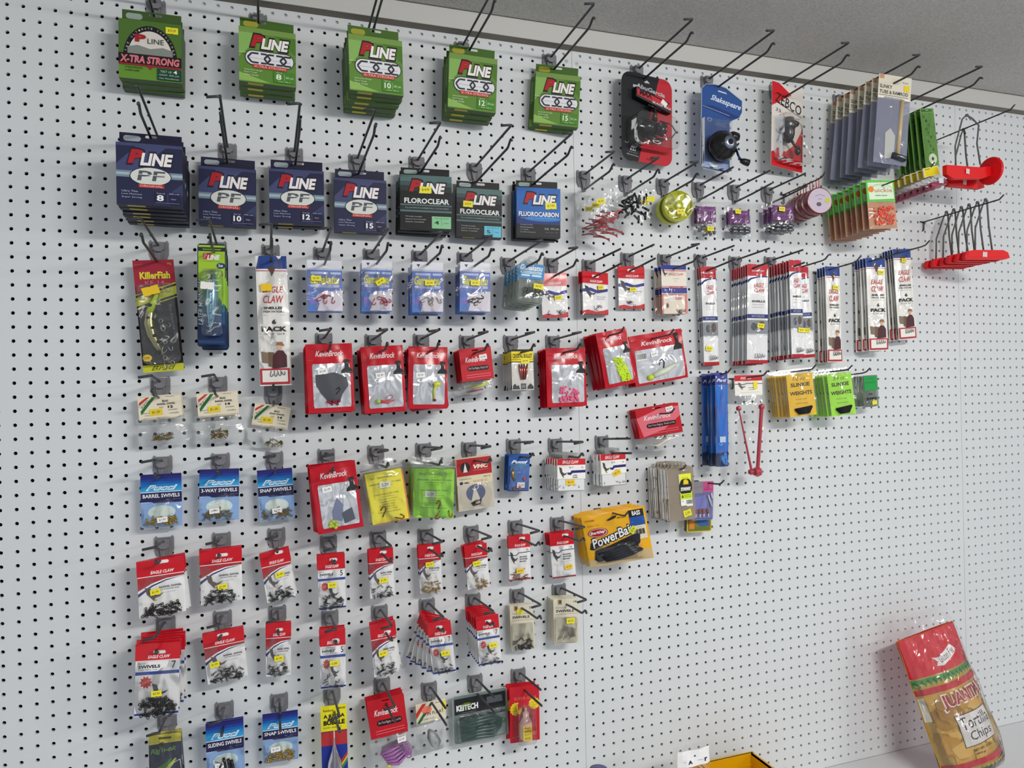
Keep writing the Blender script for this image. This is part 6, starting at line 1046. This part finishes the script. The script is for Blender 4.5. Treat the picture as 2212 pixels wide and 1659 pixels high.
 (84, 'swivel_pack', 'swivels', lambda r, w, h: t_ecpack(r, w, h, 'blackswoosh', '12', price=(.48, .78), seed=8, nsw=22, sz=7, fill='7A4A1E', pcol='F0C83C'), (1097, 1159, 1145.4, 1154.8, 1144.9, 1250, 1101.4, 1255.7), .038, 2, 'red topped pack with copper swivels at its foot', dict(p=10)),
 (85, 'swivel_pack', 'swivels', lambda r, w, h: t_ecpack(r, w, h, 'blackswoosh', '10', price=(.7, .76), seed=9, nsw=0, pcol='F0C83C'), (1185.5, 1153.4, 1238.8, 1149, 1243, 1244.5, 1195, 1250), .040, 4, 'red topped pack beside the yellow worm bags', dict(p=9, fan=-1)),
 (87, 'swivel_pack', 'swivels', lambda r, w, h: t_ecpack(r, w, h, 'swivels', '7', price=(.5, .68), seed=11, nsw=46, sz=13, hdr=.22, ptxt='$2.50'), (294.7, 1393, 388, 1388, 386, 1541, 289.4, 1549.7), .112, 6, 'large red topped blue striped pack at the far left', dict(p=17, j=4, fan=-.6)),
 (88, 'swivel_pack', 'swivels', lambda r, w, h: t_ecpack(r, w, h, 'swoosh', '7', price=(.22, .62), seed=12, nsw=32, sz=10), (436.7, 1372, 525, 1353, 534.4, 1460, 450, 1478), .05, 2, 'tilted wide red topped pack of black barrel swivels', dict(p=9)),
 (89, 'swivel_pack', 'swivels', lambda r, w, h: t_ecpack(r, w, h, 'swoosh', '1', price=(.52, .66), seed=13, nsw=30, sz=7), (574.4, 1347.9, 629, 1343.6, 628, 1457, 575.5, 1461), .05, 2, 'upright narrow red topped swivel pack, lower row, third column', dict(p=9)),
 (90, 'swivel_pack', 'swivels', lambda r, w, h: t_ecpack(r, w, h, 'swivels', '5', price=(.56, .56), seed=14, nsw=20, sz=6, ptxt='2.00'), (689.4, 1362, 746.9, 1358, 745.5, 1484, 695, 1489.8), .097, 3, 'red topped blue striped pack above the casting bubble card', dict(p=12)),
 (91, 'swivel_pack', 'swivels', lambda r, w, h: t_ecpack(r, w, h, 'swoosh', '8', price=(.42, .56), seed=15, nsw=30, sz=7), (796, 1355, 854.8, 1341, 858, 1453, 812, 1461), .085, 4, 'bent red topped pack of black swivels, lower row', dict(p=11, fan=-2, j=4)),
 (92, 'swivel_pack', 'swivels', lambda r, w, h: t_ecpack(r, w, h, 'swivels', '7', price=(.64, .60), seed=16, nsw=20, sz=6, ptxt='$1.50'), (922, 1347, 972.5, 1341, 985, 1450.6, 936, 1457.6), .105, 6, 'red topped blue striped pack in the fanned out stack', dict(p=14, fan=5)),
 (93, 'swivel_pack', 'swivels', lambda r, w, h: t_ecpack(r, w, h, 'swivels', '7', price=(.66, .60), seed=17, nsw=22, sz=6, ptxt='$2.10'), (1027, 1334, 1076, 1327, 1083, 1431, 1037, 1439), .105, 7, 'red topped blue striped pack in the deep tidy stack', dict(p=14)),
 (94, 'swivel_card', 'swivels', lambda r, w, h: t_tan(r, w, h), (1100, 1307.6, 1151.9, 1304.8, 1156, 1401.5, 1105.6, 1405.7), .032, 3, 'tan card of black safety snap swivels', dict(p=7)),
 (95, 'swivel_card', 'swivels', lambda r, w, h: t_tan(r, w, h, True), (1192.5, 1293.6, 1251, 1292, 1248.6, 1389, 1199.5, 1391.7), .045, 5, 'tan card of long crane swivels', dict(p=8)),
 (96, 'rig_pack', 'fishing tackle', t_yarn, (321, 1590, 390.4, 1581, 394.6, 1688, 323, 1694), .07, 2, 'navy and yellow pack at the lower left edge', dict(p=14, fan=-3)),
 (97, 'swivel_pack', 'swivels', lambda r, w, h: t_pucci(r, w, h, 'SLIDING SWIVELS', '202020', 5, kind='sliders', price=(.36, .78)), (444, 1564.5, 524, 1548.7, 528, 1668, 447, 1682), .045, 2, 'blue pack of black sliding sleeves', dict(p=8)),
 (98, 'swivel_pack', 'swivels', lambda r, w, h: t_pucci(r, w, h, 'SNAP SWIVELS', 'B59A5A', 6, 40, price=(.36, .72)), (566, 1543, 643.8, 1533, 643.8, 1638, 569, 1650.7), .03, 1, 'blue pack of brass snap swivels, lowest row', {}),
 (99, 'float_card', 'fishing tackle', t_bobber, (693.6, 1529, 746.9, 1517.8, 754, 1692, 695, 1697), .05, 1, 'yellow topped card with a clear casting bubble', {}),
 (100, 'lure_card', 'fishing lure', lambda r, w, h: t_kbcard(r, w, h * .58, h * .46, 5, False, 'worms', (.80, 1.12), 1.12), (794.5, 1517.8, 868.8, 1496.8, 892, 1640, 806, 1658), .055, 4, 'red carded bag of purple curly worms', dict(p=10, fan=-1)),
 (101, 'float_bag', 'fishing tackle', lambda r, w, h: t_float(r, w, h * .42, h * .62), (898, 1520.7, 961, 1509.4, 968, 1608, 903, 1628), .025, 1, 'cream and striped card over a clear plastic float', {}),
 (102, 'swimbait_package', 'fishing lure', t_keitech, (976.7, 1506.6, 1094.4, 1482.8, 1097, 1585, 982, 1607.5), .022, 1, 'clamshell of dark green swimbaits with a black header', {}),
 (103, 'glue_card', 'glue', t_glue, (1098.6, 1484, 1165.9, 1480, 1164.5, 1596, 1104, 1607.5), .042, 2, 'red card with a small squeeze bottle of glue', dict(p=24)),
]
rj = random.Random(11); done = set()
for hk, name, cat, fn, quad, d, n, desc, o in ST:
    hx, hz, hl, kind = HK[hk]
    if quad is None: X, Y, Z = o['xyz']; w, h = o['wh']; roll = yaw = 0
    else:
        X, Z, w, h, roll, yaw = fitcard(quad, d); X *= 1000; Z *= 1000; w *= 1000; h *= 1000; Y = -d * 1000
    root = empty(name, (X / 1000, Y / 1000, Z / 1000)); root.rotation_euler = (0, -roll, yaw)
    dx, dz = hx - X, (hz + (3 - Y * -.0 if kind == 'W' else -26.5 + .05 * -Y + wire_dz(hz / 1000))) - Z; HOLE[:] = [dx * math.cos(roll) + dz * math.sin(roll), dz * math.cos(roll) - dx * math.sin(roll)]; fn(root, w, h)
    if 'st' in o: c, u, v = o['st']; sticker(root, u, v, w, h, w * .36, 14, '', c, 2, y=-6)
    n_ = n
    p = o.get('p', 10)
    if n > 1 and quad is not None: p = min(p, (d * 1000 - 8) / (n - .55))
    tag(root, desc + (', ' + ORD[0] if n > 1 else ''), cat, desc.split(',')[0] + ' stack' if n > 1 else None)
    for k in range(1, n):
        c = dup(root); j = o.get('j', 1.2); s = .4 + .6 * min(1, k / 2)
        c.location = ((X + (hx - X) * 0 + rj.uniform(-j, j) - math.sin(yaw) * 0) / 1000, (Y + p * k) / 1000, (Z - .05 * p * k + rj.uniform(-.8, .6)) / 1000)
        c.rotation_euler = (0, -roll - math.radians(rj.uniform(-1.2, 1.2) * s - o.get('fan', 0) * k), yaw + math.radians(rj.uniform(-1.5, 1.5)))
        lab = ORD[k] if k < n - 1 else 'rearmost'
        tag(c, desc + ', ' + lab, cat, desc.split(',')[0] + ' stack')
    if hk not in done:
        done.add(hk)
        short = desc if len(desc.split()) <= 11 else ' '.join(desc.split(',')[0].split()[:11])
        hook('hook', hx / 1000, hz / 1000, hl, kind, ('double wire hook carrying the ' if kind != 'W' else 'thin wire hook carrying the ') + short)
print('things', len([o for o in bpy.data.objects if o.parent is None]))
# ------------------------------------------------------------------ things standing on the countertop
def chips():
    root = empty('tortilla_chip_bag', (2.098, -.180, -.945)); root.rotation_euler = (math.radians(-17), math.radians(-7), math.radians(3)); w, h = 208, 385
    def fn(x, z):   # z from 0 (bottom) to h
        u = min(1, max(0, x / w + .5)); v = min(1, max(0, z / h)); s = math.sin(math.pi * u) ** .6 * (1 - max(0, v - .35) / .65) ** .8 * min(1, v / .08) ** .5
        return -52 * s - 2.5 * math.sin(11 * u + 6 * v) * math.sin(13 * v + 2 * u) * (1 - v * .5)
    zt = h * .91; mb = MB(); g = lambda x, z: fn(x, z)
    mb.sheet(-w / 2, w / 2, 0, zt, g, M('C9A64E', 'gloss'), 50, 80); mb.sheet(-w / 2, w / 2, 0, zt, lambda x, z: min(30, -.5 * fn(x, z)) , M('C8283A', 'gloss'), 8, 12)
    r = random.Random(8); A = []
    for i in range(46):   # chips seen through the film
        cx, cy, s, a = r.uniform(.02, .9), r.uniform(.44, .84), r.uniform(.09, .15), r.uniform(0, 6.3)
        A.append(('P', [(min(.995, max(.005, cx + s * math.cos(a + t))), min(.86, max(.425, cy + s * .55 * math.sin(a + t)))) for t in (0, 1.2, 2.1, 3.3, 4.4)], r.choice(['D2AE58', 'B8923E', 'DCBC6C', 'A98234', 'C79F48'])))
    A += [R(0, 0, 1, .27, 'CC1734'), L('F0C8CC', 1.5, (0, .272), (.3, .268), (.7, .262), (1, .258)), R(0, .28, 1, .335, '4A9A4A')]
    A += [P('C9A64E', (i / 16, .335), (i / 16 + .03, .305), (i / 16 + .0625, .335)) for i in range(16)] + [P('2E6E36', (i / 14, .30), (i / 14 + .03, .285), (i / 14 + .05, .32)) for i in range(14)]
    A += [R(0, .345, 1, .385, 'C41E38'), T('JUANITA\'S', .19, .40, 1.0, .525, 'F2E2D8', b=.07), T('JUANITA\'S', .21, .41, .97, .515, 'A8203A', b=.04), L('2E7A48', 3, (.22, .425), (.95, .425))]
    A += [P('F4F0EE', (.34, .165), (.42, .175), (.70, .12), (.74, .14), (.78, .165), (.73, .185), (.46, .235), (.36, .225), (.40, .20)), T('Gluten Free', .43, .15, .72, .20, '2A2A2A', b=.0, sh=.2, r=12)]
    A += [R(.26, .555, .80, .765, '3A3430'), R(.268, .56, .792, .76, 'DFDCDC'), T('Tortilla', .29, .575, .77, .655, '1C1A1A', b=.005), T('Chips', .36, .672, .74, .75, '1C1A1A', b=.005),
          T('NET WT. 16 OZ.', .34, .785, .66, .80, '3A2A18', b=.02), T('(453 g)', .36, .812, .50, .826, '3A2A18', b=.02), R(0, .85, 1, .888, 'C41E38'), R(0, .9, 1, .95, '3E8A44'), R(0, .95, 1, 1, 'C8405A')] + [P('C9A64E', (i / 16, .90), (i / 16 + .03, .925), (i / 16 + .0625, .90)) for i in range(16)]
    A += [R(.0, .40, .045, .56, 'E4E0D4')]
    mb.art(A, w, zt, g, -2.2, None, zt); mb.build('printed_bag', root)
    mb = MB(); mb.sheet(-w / 2 - 3, w / 2 + 2, zt - 22, h + 16, lambda x, z: -5 * math.sin(x * .05 + z * .03) - 3, M('E2D2D4', 'clear'), 12, 5); mb.sheet(-w / 2, w / 2, 4, zt, lambda x, z: fn(x, z) - 9 - 2 * math.sin(.11 * x + .05 * z), M('F0F0F0', 'clear'), 16, 24); mb.build('clear_film', root)
    tag(root, 'tall red and green bag of tortilla chips leaning against the pegboard', 'snack bag')
chips()
def snack():
    root = empty('snack_bag', (1.300, -.150, -.96)); w, h = 86, 214; mb = MB()
    fn = lambda x, z: -16 * math.sin(math.pi * min(1, max(0, x / w + .5))) ** .6 * (1 - .6 * z / h) - 1.5 * math.sin(.14 * x + .09 * z)
    mb.sheet(-w / 2, w / 2, 0, h, fn, M('E8E4D8', 'clear'), 10, 16); mb.sheet(-w / 2, w / 2, 0, h, lambda x, z: 10, M('E8E4D8', 'clear'), 2, 2); mb.build('clear_bag', root)
    mb = MB(); r = random.Random(4)
    for i in range(26): mb.ball((r.uniform(-.33, .33) * w, r.uniform(-10, 6), 14 + r.random() * (h - 60)), 12, 9, 9, M(r.choice(['B8813F', 'A06A30', 'C8975A']), 'matte'), 8, 5)
    tag(mb.build('snack_pieces', root, True), kind='stuff')
    mb = MB(); mb.sheet(-w * .46, w * .48, h - 38, h - 3, lambda x, z: fn(x, z) - 2, M('F0EFF2'), 8, 4); mb.art([L('7A7A80', .8, (.04, .68), (.22, .68)), T('A', .28, .6, .42, .82, '2A2A2C', b=.06), L('7A7A80', .8, (.56, .68), (.76, .7)), T('r', .80, .6, .9, .82, '2A2A2C', b=.04), E(.5, .38, .03, .06, '5A5A5C')], w * .94, 35, lambda x, z: fn(x, z) - 2, 0, -w * .46, h - 3)
    mb.build('paper_label', root); tag(root, 'clear snack bag with a white label at the bottom edge beside the yellow bin', 'snack bag')
snack()
def ybin():
    root = MB(); m = M('E0A80C', 'hard'); x0, x1, y0, y1, z0, z1 = -150, 0, -170, 0, 0, 97; t = 3
    root.box(x0, x1, y1 - t, y1, z0, z1, m); root.box(x0, x0 + t, y0, y1, z0, z1, m); root.box(x1 - t, x1, y0, y1, z0, z1, m); root.box(x0, x1, y0, y0 + t, z0, z1 * .5, m); root.box(x0, x1, y0, y1, z0, z0 + t, m)
    root.box(x0 - 2, x1 + 5, y1 - 4, y1 + 4, z1 - 4, z1, m); root.box(x1 - 3, x1 + 5, y0, y1, z1 - 4, z1, m); root.box(x0 - 5, x0 + 3, y0, y1, z1 - 4, z1, m); root.box(x0 + 3, x1 - 3, y1 - 6, y1 - 3, z1 - 30, z1 - 28, m)
    o = root.build('storage_bin'); o.location = (1.546, -.025, -.9595); tag(o, 'open yellow plastic storage bin standing against the foot of the pegboard', 'bin')
ybin()
mb = MB(); mb.lathe([(0, 0), (26, 0), (27, 8), (27, 185), (22, 205), (20, 208)], M('D8D8DC', 'hard'), 24, (0, 0, 0), 'z'); o = empty('bottle', (1.050, -.2, -.96)); mb.build('body', o, True)
mb = MB(); mb.lathe([(21, 206), (21, 232), (18, 238), (0, 240)], M('34388C', 'hard'), 24, (0, 0, 0), 'z'); mb.build('cap', o, True); tag(o, 'bottle whose dark blue cap just shows at the bottom edge', 'bottle')
